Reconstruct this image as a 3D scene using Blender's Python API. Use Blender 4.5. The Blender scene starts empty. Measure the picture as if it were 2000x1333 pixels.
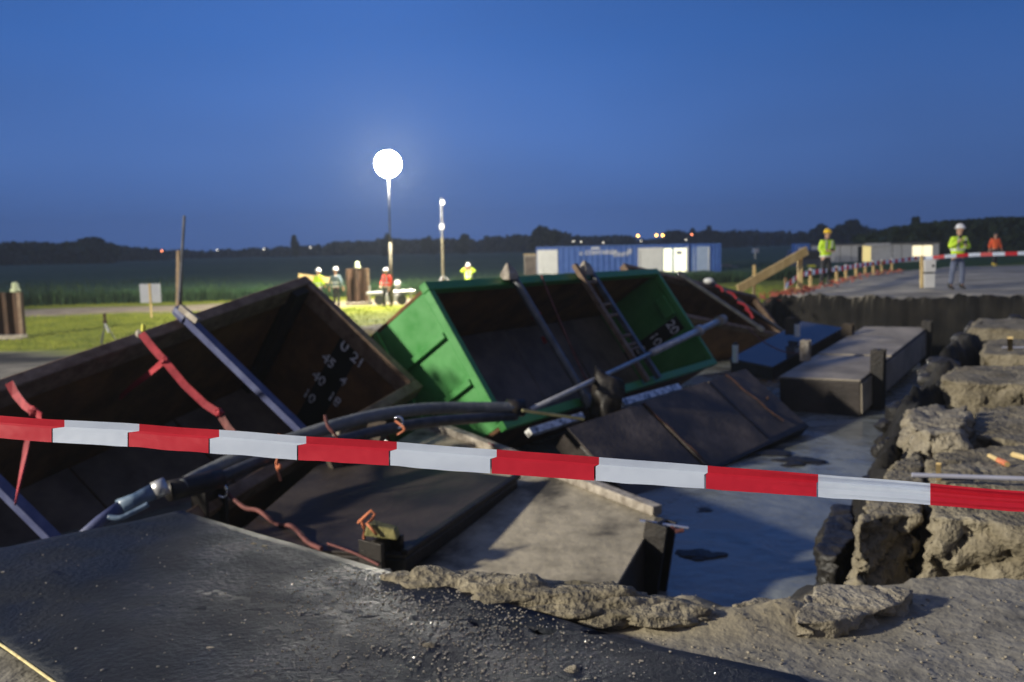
import bpy, bmesh, math, random
import numpy as np
from mathutils import Vector, Matrix, noise
random.seed(7)
D = bpy.data
SC = bpy.context.scene
COL = SC.collection
R = math.radians

# ------------------------------------------------------------------ camera
F, CX, CY, CAMZ = 1700.0, 1000.0, 666.5, 2.65
pit_, rol_ = math.atan((666.5 - 483) / F), R(1.25)
cf = Vector((0, math.cos(pit_), -math.sin(pit_)))
cu0 = Vector((0, math.sin(pit_), math.cos(pit_)))
cr0 = Vector((1, 0, 0))
cr = cr0 * math.cos(rol_) - cu0 * math.sin(rol_)
cu = cu0 * math.cos(rol_) + cr0 * math.sin(rol_)
cam_d = D.cameras.new('camera')
cam = D.objects.new('camera', cam_d)
COL.objects.link(cam)
M = Matrix((cr, cu, -cf)).transposed().to_4x4()
M.translation = Vector((0, 0, CAMZ))
cam.matrix_world = M
cam_d.sensor_width = 36
cam_d.lens = F * 36 / 2000
cam_d.clip_start, cam_d.clip_end = 0.05, 5000
cam_d.dof.use_dof = True
cam_d.dof.focus_distance = 2.1
cam_d.dof.aperture_fstop = 3.6
SC.camera = cam

def at(x, y, dep=None, z=None, Y=None):
    """the world point seen at pixel x, y of the photograph, at a depth, a height or a Y"""
    d = cf + cr * ((x - CX) / F) - cu * ((y - CY) / F)
    if z is not None: t = (z - CAMZ) / d.z
    elif Y is not None: t = Y / d.y
    else: t = dep
    return Vector((0, 0, CAMZ)) + d * t

# ------------------------------------------------------------------ sky, light, exposure
w = D.worlds.new('World'); SC.world = w; w.use_nodes = True
nt = w.node_tree; bgn = nt.nodes['Background']
sky = nt.nodes.new('ShaderNodeTexSky'); sky.sky_type = 'NISHITA'; sky.sun_disc = False
sky.sun_elevation = R(-3.0); sky.sun_rotation = R(200); sky.altitude = 0
sky.air_density = 1.0; sky.dust_density = 0.6; sky.ozone_density = 3.0
hs = nt.nodes.new('ShaderNodeMix'); hs.data_type = 'RGBA'; hs.blend_type = 'MIX'
hs.inputs[0].default_value = 0.95
tc = nt.nodes.new('ShaderNodeTexCoord')
sp = nt.nodes.new('ShaderNodeSeparateXYZ'); nt.links.new(tc.outputs['Generated'], sp.inputs[0])
rmp = nt.nodes.new('ShaderNodeValToRGB')
els = rmp.color_ramp.elements
els[0].position = 0.0; els[0].color = (0.50, 1.06, 2.9, 1)
els[1].position = 0.9; els[1].color = (0.14, 0.50, 2.1, 1)
e = els.new(0.10); e.color = (0.46, 1.18, 3.4, 1)
e = els.new(0.22); e.color = (0.25, 0.98, 3.3, 1)
e = els.new(0.42); e.color = (0.18, 0.80, 3.0, 1)
nz = nt.nodes.new('ShaderNodeTexNoise'); nz.inputs['Scale'].default_value = 1.6; nz.inputs['Detail'].default_value = 2
mpn = nt.nodes.new('ShaderNodeMapping'); mpn.inputs['Scale'].default_value = (1, 1, 3.2)
nt.links.new(tc.outputs['Generated'], mpn.inputs[0]); nt.links.new(mpn.outputs[0], nz.inputs['Vector'])
cl = nt.nodes.new('ShaderNodeMapRange'); cl.inputs[1].default_value = 0.3; cl.inputs[2].default_value = 0.7
cl.inputs[3].default_value = 0.84; cl.inputs[4].default_value = 1.12
nt.links.new(nz.outputs['Fac'], cl.inputs[0])
vm = nt.nodes.new('ShaderNodeVectorMath'); vm.operation = 'SCALE'
nt.links.new(sp.outputs['Z'], rmp.inputs[0])
nt.links.new(rmp.outputs['Color'], vm.inputs[0]); nt.links.new(cl.outputs[0], vm.inputs['Scale'])
nt.links.new(sky.outputs['Color'], hs.inputs[6]); nt.links.new(vm.outputs[0], hs.inputs[7])
bk = nt.nodes.new('ShaderNodeMapRange'); bk.inputs[1].default_value = 0.15; bk.inputs[2].default_value = -0.5
nt.links.new(sp.outputs['Y'], bk.inputs[0])
wm = nt.nodes.new('ShaderNodeMix'); wm.data_type = 'RGBA'; wm.inputs[7].default_value = (1.0, 1.1, 1.7, 1)
nt.links.new(bk.outputs[0], wm.inputs[0])
dp_ = nt.nodes.new('ShaderNodeVectorMath'); dp_.operation = 'DOT_PRODUCT'; dp_.inputs[1].default_value = Vector((-0.20, 0.97, 0.10)).normalized()
nt.links.new(tc.outputs['Generated'], dp_.inputs[0])
gl = nt.nodes.new('ShaderNodeMapRange'); gl.interpolation_type = 'SMOOTHSTEP'; gl.inputs[1].default_value = 0.80; gl.inputs[2].default_value = 1.0; gl.inputs[3].default_value = 0.80; gl.inputs[4].default_value = 1.10
nt.links.new(dp_.outputs['Value'], gl.inputs[0])
vg = nt.nodes.new('ShaderNodeVectorMath'); vg.operation = 'SCALE'; nt.links.new(hs.outputs[2], vg.inputs[0]); nt.links.new(gl.outputs[0], vg.inputs['Scale'])
nt.links.new(vg.outputs[0], wm.inputs[6])
nt.links.new(wm.outputs[2], bgn.inputs['Color'])
bgn.inputs['Strength'].default_value = 0.13

SC.view_settings.view_transform = 'Standard'; SC.view_settings.look = 'None'
SC.view_settings.exposure = 0; SC.view_settings.gamma = 1; SC.view_settings.use_curve_mapping = False
SC.cycles.use_denoising = True
SC.cycles.max_bounces = 6; SC.cycles.volume_bounces = 0
SC.cycles.transparent_max_bounces = 8
SC.cycles.caustics_reflective = False; SC.cycles.caustics_refractive = False
SC.cycles.sample_clamp_indirect = 4

MAST = Vector((-5.95, 42.0, 0))           # the lit mast in the picture
WORK = Vector((-28.0, -3.0, 10.8))          # the second work light of the site, left of the pit
def lamp(name, kind, loc, power, col, radius, aim=None, cone=None):
    l = D.lights.new(name, kind); o = D.objects.new(name, l); COL.objects.link(o)
    l.energy = power; l.color = col; l.shadow_soft_size = radius; o.location = loc
    if aim is not None:
        o.rotation_euler = (Vector(aim) - Vector(loc)).to_track_quat('-Z', 'Y').to_euler()
    if cone: l.spot_size = R(cone); l.spot_blend = 0.25
    return o

# ------------------------------------------------------------------ helpers
def tag(o, label=None, cat=None, group=None, kind=None):
    if label: o['label'] = label
    if cat: o['category'] = cat
    if group: o['group'] = group
    if kind: o['kind'] = kind
    return o

def empty(name, loc, label, cat, group=None, rot=None):
    o = D.objects.new(name, None); COL.objects.link(o)
    o.empty_display_size = 0.2
    if rot is not None: o.matrix_world = Matrix.Translation(loc) @ rot.to_4x4()
    else: o.location = loc
    return tag(o, label, cat, group)

class MB:
    def __init__(s): s.v, s.f = [], []
    def add(s, vs, fs):
        n = len(s.v); s.v += [tuple(p) for p in vs]; s.f += [tuple(i + n for i in q) for q in fs]; return s
    def hexa(s, p):   # 4 bottom + 4 top
        return s.add(p, [(3, 2, 1, 0), (4, 5, 6, 7), (0, 1, 5, 4), (1, 2, 6, 5), (2, 3, 7, 6), (3, 0, 4, 7)])
    def box(s, a, b):
        x0, y0, z0 = a; x1, y1, z1 = b
        return s.hexa([(x0, y0, z0), (x1, y0, z0), (x1, y1, z0), (x0, y1, z0), (x0, y0, z1), (x1, y0, z1), (x1, y1, z1), (x0, y1, z1)])
    def tube(s, pts, rad, n=10, cap=True, flat=1.0, up=(0, 0, 1)):
        pts = [Vector(p) for p in pts]; rs = rad if isinstance(rad, (list, tuple)) else [rad] * len(pts)
        vs, fs = [], []
        for i, p in enumerate(pts):
            t = (pts[min(i + 1, len(pts) - 1)] - pts[max(i - 1, 0)]).normalized()
            a = t.cross(Vector(up));
            if a.length < 1e-3: a = t.cross(Vector((1, 0, 0)))
            a.normalize(); b = t.cross(a)
            for k in range(n):
                c = 2 * math.pi * k / n
                vs.append(p + (a * math.cos(c) + b * math.sin(c) * flat) * rs[i])
        for i in range(len(pts) - 1):
            for k in range(n):
                fs.append((i * n + k, i * n + (k + 1) % n, (i + 1) * n + (k + 1) % n, (i + 1) * n + k))
        if cap: fs += [tuple(range(n))[::-1], tuple(range((len(pts) - 1) * n, len(pts) * n))]
        return s.add(vs, fs)
    def bar(s, p0, p1, wd, ht, up=(0, 0, 1)):
        p0, p1 = Vector(p0), Vector(p1); t = (p1 - p0).normalized(); a = t.cross(Vector(up))
        if a.length < 1e-3: a = t.cross(Vector((1, 0, 0)))
        a.normalize(); b = a.cross(t); a *= wd / 2; b *= ht / 2
        return s.hexa([p0 - a - b, p0 + a - b, p0 + a + b, p0 - a + b, p1 - a - b, p1 + a - b, p1 + a + b, p1 - a + b])
    def sphere(s, c, r, n=12, m=8, sc=(1, 1, 1), lo=0.0):
        c = Vector(c); vs = []
        for j in range(m + 1):
            th = math.pi * (lo + (1 - lo) * 0) if False else math.pi * j / m * (1 - lo)
            for i in range(n):
                ph = 2 * math.pi * i / n
                vs.append((c.x + r * sc[0] * math.sin(th) * math.cos(ph), c.y + r * sc[1] * math.sin(th) * math.sin(ph), c.z + r * sc[2] * math.cos(th)))
        fs = [(j * n + i, (j + 1) * n + i, (j + 1) * n + (i + 1) % n, j * n + (i + 1) % n) for j in range(m) for i in range(n)]
        return s.add(vs, fs)
    def build(s, name, mat, parent=None, bevel=0, smooth=False, origin=None):
        me = D.meshes.new(name)
        o0 = Vector(origin) if origin is not None else Vector((0, 0, 0))
        me.from_pydata([tuple(Vector(p) - o0) for p in s.v], [], s.f); me.validate()
        bm = bmesh.new(); bm.from_mesh(me)
        bmesh.ops.remove_doubles(bm, verts=bm.verts, dist=1e-5)
        bmesh.ops.recalc_face_normals(bm, faces=bm.faces)
        bm.to_mesh(me); bm.free()
        me.materials.append(mat)
        o = D.objects.new(name, me); COL.objects.link(o); o.location = o0
        if parent is not None: o.parent = parent
        if bevel:
            m = o.modifiers.new('bevel', 'BEVEL'); m.width = bevel; m.segments = 2; m.limit_method = 'ANGLE'
        if smooth: me.shade_smooth()
        return o

def copy_tree(o, parent=None):
    c = o.copy(); COL.objects.link(c); c.parent = parent
    for ch in list(o.children): copy_tree(ch, c)
    return c

def catenary(a, b, sag, n=14):
    a, b = Vector(a), Vector(b)
    return [a.lerp(b, i / n) - Vector((0, 0, sag * 4 * (i / n) * (1 - i / n))) for i in range(n + 1)]

def strap(mb, pts, wd, th=0.006, up=(0, -1, 0.3), twist=0.0):
    pts = [Vector(p) for p in pts]
    vs, fs = [], []
    for i, p in enumerate(pts):
        t = (pts[min(i + 1, len(pts) - 1)] - pts[max(i - 1, 0)]).normalized()
        a = t.cross(Vector(up)).normalized(); a = Matrix.Rotation(twist * i / len(pts), 3, t) @ a
        b = t.cross(a) * th; a = a * wd / 2
        vs += [p - a - b, p + a - b, p + a + b, p - a + b]
    for i in range(len(pts) - 1):
        for k in range(4): fs.append((i * 4 + k, i * 4 + (k + 1) % 4, i * 4 + 4 + (k + 1) % 4, i * 4 + 4 + k))
    fs += [(3, 2, 1, 0), tuple(range(len(vs) - 4, len(vs)))]
    mb.add(vs, fs)

# ------------------------------------------------------------------ materials
def mat(name, c1, c2=None, scale=6, rough=0.7, metal=0, bump=0.0, bscale=None, detail=8, c3=None, rough2=None, coords='Object', contrast=(0.35, 0.65), coat=0, stretch=None, emit=None, estr=0, trans=0, bdist=0.02):
    m = D.materials.new(name); m.use_nodes = True; t = m.node_tree; b = t.nodes['Principled BSDF']
    b.inputs['Base Color'].default_value = (*c1, 1); b.inputs['Roughness'].default_value = rough
    b.inputs['Metallic'].default_value = metal; b.inputs['Coat Weight'].default_value = coat
    if emit: b.inputs['Emission Color'].default_value = (*emit, 1); b.inputs['Emission Strength'].default_value = estr
    if trans: b.inputs['Transmission Weight'].default_value = trans
    if c2 or bump:
        tcn = t.nodes.new('ShaderNodeTexCoord'); src = tcn.outputs[coords]
        if stretch:
            mp = t.nodes.new('ShaderNodeMapping'); mp.inputs['Scale'].default_value = stretch
            t.links.new(src, mp.inputs[0]); src = mp.outputs[0]
    if c2:
        n = t.nodes.new('ShaderNodeTexNoise'); n.inputs['Scale'].default_value = scale; n.inputs['Detail'].default_value = detail; n.inputs['Roughness'].default_value = 0.62
        t.links.new(src, n.inputs['Vector'])
        r = t.nodes.new('ShaderNodeValToRGB'); e = r.color_ramp.elements
        e[0].position, e[1].position = contrast; e[0].color = (*c1, 1); e[1].color = (*c2, 1)
        if c3: q = e.new((contrast[0] + contrast[1]) / 2); q.color = (*c3, 1)
        t.links.new(n.outputs['Fac'], r.inputs[0]); t.links.new(r.outputs[0], b.inputs['Base Color'])
        if rough2 is not None:
            mr = t.nodes.new('ShaderNodeMapRange'); mr.inputs[1].default_value, mr.inputs[2].default_value = contrast
            mr.inputs[3].default_value, mr.inputs[4].default_value = rough, rough2
            t.links.new(n.outputs['Fac'], mr.inputs[0]); t.links.new(mr.outputs[0], b.inputs['Roughness'])
    if bump:
        n2 = t.nodes.new('ShaderNodeTexNoise'); n2.inputs['Scale'].default_value = bscale or scale * 3; n2.inputs['Detail'].default_value = 8
        t.links.new(src, n2.inputs['Vector'])
        bp = t.nodes.new('ShaderNodeBump'); bp.inputs['Strength'].default_value = bump; bp.inputs['Distance'].default_value = bdist
        t.links.new(n2.outputs['Fac'], bp.inputs['Height']); t.links.new(bp.outputs[0], b.inputs['Normal'])
    return m

MT = dict(
    rust=mat('rust', (0.085, 0.038, 0.012), (0.20, 0.092, 0.028), 2.2, 0.75, c3=(0.14, 0.062, 0.019), bump=0.5, bscale=30),
    rust_rim=mat('rust_rim', (0.13, 0.075, 0.042), (0.26, 0.18, 0.12), 7, 0.7, bump=0.4, bscale=40),
    rust_dark=mat('rust_dark', (0.012, 0.009, 0.007), (0.03, 0.02, 0.013), 4, 0.8, bump=0.3),
    rust_orange=mat('rust_orange', (0.11, 0.050, 0.018), (0.22, 0.11, 0.045), 3, 0.75, bump=0.3),
    green=mat('green_paint', (0.045, 0.24, 0.05), (0.075, 0.31, 0.08), 3, 0.33, bump=0.15, bscale=7, rough2=0.5),
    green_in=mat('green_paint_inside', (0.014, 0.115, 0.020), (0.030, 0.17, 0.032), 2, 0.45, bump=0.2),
    steel_plate=mat('muddy_plate', (0.075, 0.055, 0.044), (0.19, 0.145, 0.115), 1.6, 0.55, bump=0.35, bscale=25),
    slab_dark=mat('slab_dark', (0.045, 0.036, 0.029), (0.17, 0.135, 0.108), 1.8, 0.55, c3=(0.085, 0.067, 0.054), bump=0.35, bscale=18, rough2=0.75),
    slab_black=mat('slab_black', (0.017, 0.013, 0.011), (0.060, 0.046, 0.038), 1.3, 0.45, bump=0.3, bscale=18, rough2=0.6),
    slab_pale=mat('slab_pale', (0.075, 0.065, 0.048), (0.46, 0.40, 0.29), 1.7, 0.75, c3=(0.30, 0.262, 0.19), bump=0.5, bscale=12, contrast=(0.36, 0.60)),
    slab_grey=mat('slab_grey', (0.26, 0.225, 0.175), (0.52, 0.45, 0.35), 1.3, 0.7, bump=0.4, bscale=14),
    slab_wet=mat('slab_wet', (0.035, 0.035, 0.04), (0.09, 0.085, 0.08), 1.2, 0.06, rough2=0.25, bump=0.05, bscale=5, coat=0.6),
    edge_pale=mat('edge_pale', (0.17, 0.14, 0.11), (0.50, 0.45, 0.38), 7, 0.7, bump=0.5),
    timber_old=mat('timber_old', (0.045, 0.032, 0.022), (0.11, 0.085, 0.06), 5, 0.85, bump=0.6, stretch=(1, 1, 0.15)),
    timber_new=mat('timber_new', (0.52, 0.36, 0.14), (0.72, 0.55, 0.26), 5, 0.7, bump=0.2, stretch=(1, 1, 0.2)),
    black_iron=mat('black_iron', (0.010, 0.009, 0.009), (0.028, 0.022, 0.018), 6, 0.5, metal=0.2, bump=0.3),
    strut_blue=mat('strut_blue', (0.055, 0.065, 0.15), (0.10, 0.115, 0.22), 5, 0.5, bump=0.15),
    strut_grey=mat('strut_grey', (0.07, 0.075, 0.09), (0.15, 0.155, 0.17), 6, 0.4, metal=0.3, bump=0.15),
    galv=mat('galvanised', (0.42, 0.42, 0.42), (0.62, 0.62, 0.62), 8, 0.35, metal=0.5, bump=0.1),
    chrome=mat('bright_steel', (0.75, 0.77, 0.82), rough=0.2, metal=0.9),
    hose=mat('black_hose', (0.018, 0.019, 0.023), (0.07, 0.072, 0.078), 5, 0.4, bump=0.25),
    hose_grey=mat('muddy_hose', (0.10, 0.11, 0.115), (0.21, 0.215, 0.21), 6, 0.6, bump=0.3),
    hose_blue=mat('blue_grey_fitting', (0.06, 0.10, 0.17), (0.20, 0.27, 0.36), 9, 0.35, bump=0.2),
    rope_yellow=mat('yellow_rope', (0.55, 0.45, 0.2), (0.85, 0.72, 0.36), 30, 0.8),
    strap_red=mat('red_strap', (0.26, 0.012, 0.022), (0.42, 0.030, 0.045), 8, 0.7, bump=0.2),
    strap_dirty=mat('dirty_strap', (0.09, 0.03, 0.028), (0.22, 0.07, 0.06), 8, 0.8, bump=0.3),
    chain_rust=mat('chain_rust', (0.03, 0.014, 0.010), (0.10, 0.04, 0.025), 12, 0.8),
    cord_orange=mat('orange_cord', (0.50, 0.14, 0.06), (0.70, 0.24, 0.11), 9, 0.7),
    mast_paint=mat('mast_paint', (0.06, 0.052, 0.035), (0.11, 0.095, 0.06), 4, 0.6),
    white=mat('white_paint', (0.78, 0.78, 0.76), (0.85, 0.85, 0.83), 3, 0.45),
    white_plank=mat('white_board', (0.10, 0.09, 0.08), (0.90, 0.90, 0.88), 6, 0.32, contrast=(0.38, 0.52), coat=0.6),
    marker_white=mat('marker_white', (0.95, 0.95, 0.95), (0.12, 0.10, 0.08), 14, 0.6, contrast=(0.50, 0.66)),
    stripe_black=mat('stripe_black', (0.006, 0.006, 0.007), rough=0.5),
    blue_box=mat('blue_container_paint', (0.035, 0.10, 0.38), (0.06, 0.15, 0.46), 2, 0.45, bump=0.1),
    blue_pale=mat('pale_blue_door', (0.32, 0.42, 0.62), (0.4, 0.5, 0.7), 2, 0.5),
    cabin=mat('cabin_grey', (0.58, 0.58, 0.60), (0.70, 0.70, 0.72), 2, 0.6),
    cabin_dark=mat('cabin_trim', (0.15, 0.14, 0.13), rough=0.6),
    dark=mat('dark_paint', (0.012, 0.014, 0.02), rough=0.5),
    glow_warm=mat('lit_room', (0.8, 0.75, 0.6), rough=0.8, emit=(1.0, 0.86, 0.55), estr=1.25),
    glow_cool=mat('lit_doorway', (0.8, 0.8, 0.6), rough=0.8, emit=(1.0, 0.98, 0.66), estr=1.35),
    glow_dim=mat('lit_hall', (0.7, 0.6, 0.3), rough=0.8, emit=(0.9, 0.72, 0.28), estr=0.75),
    lens=mat('floodlight_lens', (1, 1, 1), rough=0.3, emit=(1.0, 0.93, 0.76), estr=950),
    sodium=mat('sodium_lamp', (1, 0.6, 0.2), rough=0.3, emit=(1.0, 0.50, 0.10), estr=12),
    farlight=mat('white_street_lamp', (1, 1, 0.9), rough=0.3, emit=(1.0, 0.92, 0.72), estr=6),
    redlight=mat('red_lamp', (1, 0.3, 0.1), rough=0.3, emit=(1.0, 0.28, 0.12), estr=7),
    hivis=mat('hivis_yellow', (0.60, 0.92, 0.03), (0.72, 1.0, 0.06), 3, 0.6, bump=0.3, bscale=9, bdist=0.05, emit=None),
    hivis_orange=mat('hivis_orange', (0.95, 0.13, 0.03), (1.0, 0.18, 0.05), 3, 0.6),
    hivis_red=mat('hivis_red', (0.90, 0.06, 0.04), (1.0, 0.10, 0.06), 3, 0.6),
    reflect=mat('reflective_band', (0.72, 0.74, 0.76), rough=0.3, metal=0.2),
    skin=mat('skin', (0.55, 0.32, 0.22), (0.62, 0.38, 0.27), 6, 0.55),
    trousers_dark=mat('dark_trousers', (0.02, 0.022, 0.03), (0.035, 0.037, 0.045), 5, 0.85),
    trousers_blue=mat('blue_trousers', (0.10, 0.13, 0.22), (0.16, 0.19, 0.29), 5, 0.85),
    trousers_yellow=mat('yellow_boots', (0.75, 0.55, 0.06), (0.8, 0.62, 0.1), 5, 0.6),
    cloth_grey=mat('grey_cloth', (0.10, 0.14, 0.16), (0.16, 0.22, 0.25), 4, 0.85),
    boots=mat('boots', (0.015, 0.013, 0.012), rough=0.6),
    helmet_white=mat('helmet_white', (0.85, 0.85, 0.85), rough=0.3),
    helmet_yellow=mat('helmet_yellow', (0.95, 0.62, 0.03), rough=0.3),
    leaf=mat('leaf_dark', (0.018, 0.035, 0.014), (0.045, 0.075, 0.028), 0.6, 0.8),
    bark=mat('bark', (0.03, 0.024, 0.018), (0.06, 0.05, 0.04), 5, 0.9),
    grass=mat('grass_blades', (0.14, 0.19, 0.015), (0.30, 0.32, 0.04), 1.3, 0.8),
    crop=mat('crop_leaves', (0.012, 0.040, 0.012), (0.032, 0.075, 0.022), 0.5, 0.8),
    grit=mat('wet_grit', (0.16, 0.14, 0.11), (0.42, 0.38, 0.30), 4, 0.12, coat=0.5),
    net=mat('orange_net', (0.50, 0.12, 0.07), (0.35, 0.11, 0.08), 9, 0.8),
    steel_brown=mat('sheet_pile_rust', (0.035, 0.018, 0.010), (0.10, 0.052, 0.028), 3, 0.8, bump=0.4, stretch=(1, 1, 0.3)),
    clear=mat('frosted_lamp', (0.65, 0.72, 0.45), rough=0.35, trans=0.3),
    yellow=mat('yellow_plastic', (0.75, 0.75, 0.08), rough=0.5),
    sign=mat('sign_white', (0.36, 0.37, 0.46), (0.42, 0.43, 0.52), 3, 0.6),
)

def clay_mat(name, dark, mid, lite, bumpd=0.03, wet=False, scale=1.6, rough=0.85):
    """layered noise with fine bump: dry clay or wet mud"""
    m = D.materials.new(name); m.use_nodes = True; t = m.node_tree; b = t.nodes['Principled BSDF']; L = t.links.new
    g = t.nodes.new('ShaderNodeNewGeometry')
    n1 = t.nodes.new('ShaderNodeTexNoise'); n1.inputs['Scale'].default_value = scale; n1.inputs['Detail'].default_value = 10; n1.inputs['Roughness'].default_value = 0.65
    n2 = t.nodes.new('ShaderNodeTexNoise'); n2.inputs['Scale'].default_value = scale * 9; n2.inputs['Detail'].default_value = 8
    n3 = t.nodes.new('ShaderNodeTexVoronoi'); n3.inputs['Scale'].default_value = 55
    for n in (n1, n2, n3): L(g.outputs['Position'], n.inputs['Vector'])
    r = t.nodes.new('ShaderNodeValToRGB'); e = r.color_ramp.elements
    e[0].position = 0.33; e[0].color = (*dark, 1); e[1].position = 0.68; e[1].color = (*lite, 1); q = e.new(0.5); q.color = (*mid, 1)
    mx = t.nodes.new('ShaderNodeMath'); mx.operation = 'MULTIPLY_ADD'; mx.inputs[1].default_value = 0.35
    L(n2.outputs['Fac'], mx.inputs[0])
    ms = t.nodes.new('ShaderNodeMath'); ms.operation = 'MULTIPLY'; ms.inputs[1].default_value = 0.65
    L(n1.outputs['Fac'], ms.inputs[0]); L(ms.outputs[0], mx.inputs[2]); L(mx.outputs[0], r.inputs[0])
    L(r.outputs[0], b.inputs['Base Color'])
    ad = t.nodes.new('ShaderNodeMath'); ad.operation = 'MULTIPLY_ADD'; ad.inputs[1].default_value = -0.08
    L(n3.outputs['Distance'], ad.inputs[0]); L(n2.outputs['Fac'], ad.inputs[2])
    bp = t.nodes.new('ShaderNodeBump'); bp.inputs['Strength'].default_value = 0.8; bp.inputs['Distance'].default_value = bumpd
    L(ad.outputs[0], bp.inputs['Height']); L(bp.outputs[0], b.inputs['Normal'])
    b.inputs['Roughness'].default_value = rough
    return m, t, b, r
MT['clay'] = clay_mat('clay', (0.10, 0.084, 0.052), (0.225, 0.192, 0.130), (0.36, 0.315, 0.225), bumpd=0.06, scale=2.6)[0]
MT['clay_pale'] = clay_mat('clay_pale', (0.15, 0.128, 0.088), (0.29, 0.252, 0.185), (0.43, 0.385, 0.295), bumpd=0.045, scale=3.0)[0]
MT['clay_wet_shade'] = clay_mat('clay_wet_shade', (0.010, 0.010, 0.010), (0.022, 0.020, 0.018), (0.050, 0.044, 0.035), rough=0.5)[0]  # near black: wet clay with the pit's shade put into its colour

# ground: mud / grass / sand path / wet mud by what lies there, plus painted pit shade and plateau light (mesh attribute 'cover')
def ground_mat():
    m, t, b, r = clay_mat('ground_mud', (0.11, 0.104, 0.090), (0.27, 0.25, 0.205), (0.46, 0.42, 0.335), bumpd=0.018, scale=1.9)
    L = t.links.new
    e = r.color_ramp.elements
    cur = r.outputs[0]
    def layer(attr, c1, c2, sc):
        nonlocal cur
        a = t.nodes.new('ShaderNodeAttribute'); a.attribute_name = attr
        n = t.nodes.new('ShaderNodeTexNoise'); n.inputs['Scale'].default_value = sc; n.inputs['Detail'].default_value = 9
        g = t.nodes.new('ShaderNodeNewGeometry'); L(g.outputs['Position'], n.inputs['Vector'])
        rr = t.nodes.new('ShaderNodeValToRGB'); rr.color_ramp.elements[0].color = (*c1, 1); rr.color_ramp.elements[1].color = (*c2, 1)
        rr.color_ramp.elements[0].position = 0.35; rr.color_ramp.elements[1].position = 0.65
        L(n.outputs['Fac'], rr.inputs[0])
        x = t.nodes.new('ShaderNodeMix'); x.data_type = 'RGBA'
        L(a.outputs['Fac'], x.inputs[0]); L(cur, x.inputs[6]); L(rr.outputs[0], x.inputs[7]); cur = x.outputs[2]
        return a
    layer('grass', (0.13, 0.17, 0.008), (0.29, 0.31, 0.022), 0.9)
    layer('path', (0.30, 0.24, 0.17), (0.42, 0.35, 0.25), 1.2)
    layer('dry', (0.20, 0.17, 0.105), (0.40, 0.34, 0.23), 2.4)
    layer('pale', (0.36, 0.32, 0.24), (0.66, 0.60, 0.46), 1.1)
    a = layer('wet', (0.009, 0.009, 0.009), (0.028, 0.025, 0.021), 1.5)  # near black also serves as shade painted on pit slopes and far cliff
    L(cur, b.inputs['Base Color'])
    mr = t.nodes.new('ShaderNodeMapRange'); mr.inputs[3].default_value = 0.85; mr.inputs[4].default_value = 0.8
    L(a.outputs['Fac'], mr.inputs[0]); L(mr.outputs[0], b.inputs['Roughness'])
    b.inputs['Specular IOR Level'].default_value = 0.25
    return m

# ------------------------------------------------------------------ terrain
def vnoise(x, y, seed):
    rng = np.random.RandomState(seed); T = rng.rand(256, 256)
    xi, yi = np.floor(x).astype(int), np.floor(y).astype(int); fx, fy = x - xi, y - yi
    fx = fx * fx * (3 - 2 * fx); fy = fy * fy * (3 - 2 * fy)
    g = lambda a, b: T[a % 256, b % 256]
    return (g(xi, yi) * (1 - fx) + g(xi + 1, yi) * fx) * (1 - fy) + (g(xi, yi + 1) * (1 - fx) + g(xi + 1, yi + 1) * fx) * fy - 0.5
def fbm(x, y, f, o=4, seed=0):
    s = 0; a = 1
    for k in range(o): s = s + a * vnoise(x * f + k * 17.3, y * f + k * 9.1, seed + k); f *= 2.03; a *= 0.5
    return s
def sdist(x, y, poly):
    """signed distance to a polygon, negative inside"""
    d = np.full(x.shape, 1e9); ins = np.zeros(x.shape, bool); n = len(poly)
    for i in range(n):
        ax, ay = poly[i]; bx, by = poly[(i + 1) % n]; ex, ey = bx - ax, by - ay
        t = np.clip(((x - ax) * ex + (y - ay) * ey) / (ex * ex + ey * ey), 0, 1)
        d = np.minimum(d, np.hypot(x - ax - t * ex, y - ay - t * ey))
        c = ((ay > y) != (by > y)) & (x < (bx - ax) * (y - ay) / (by - ay + 1e-12) + ax)
        ins ^= c
    return np.where(ins, -d, d)
def sstep(a, b, x):
    t = np.clip((x - a) / (b - a), 0, 1); return t * t * (3 - 2 * t)

PIT = [(-12, 5.9), (-6.8, 5.7), (-5.2, 5.0), (-3.6, 4.3), (-2.65, 4.55), (-2.0, 5.05), (-0.9, 4.4), (-0.30, 4.12), (0.15, 4.02), (0.62, 3.84), (0.92, 3.72),
       (1.22, 3.80), (1.40, 4.02), (1.75, 4.45), (2.15, 5.1), (2.9, 6.4), (3.9, 8.0), (5.0, 9.9), (6.2, 12.0), (8.0, 14.6),
       (9.6, 17.0), (11.2, 19.2), (13.5, 20.6), (12.6, 21.4), (10.5, 22.3), (8.6, 23.0), (7.2, 24.0), (5.6, 26.0), (2.5, 27.0), (-1.5, 23.5),
       (-4.2, 17.5), (-7.5, 12.5), (-12, 9)]
SLUMP = [(1.42, 4.12), (9, 4.3), (12, 9), (13, 14), (16, 18.5), (13.6, 20.6), (11.2, 19.2), (9.6, 17.0), (8.0, 14.6), (6.2, 12.0), (5.0, 9.9), (3.9, 8.0), (2.9, 6.4), (2.15, 5.1)]
PLATEAU = [(-60, -60), (-60, 3.0), (-12, 6.2), (-6.8, 6.0), (7.2, 24.0), (12.5, 33), (16.5, 40), (23, 45), (40, 47), (200, 47), (200, -60)]

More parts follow.
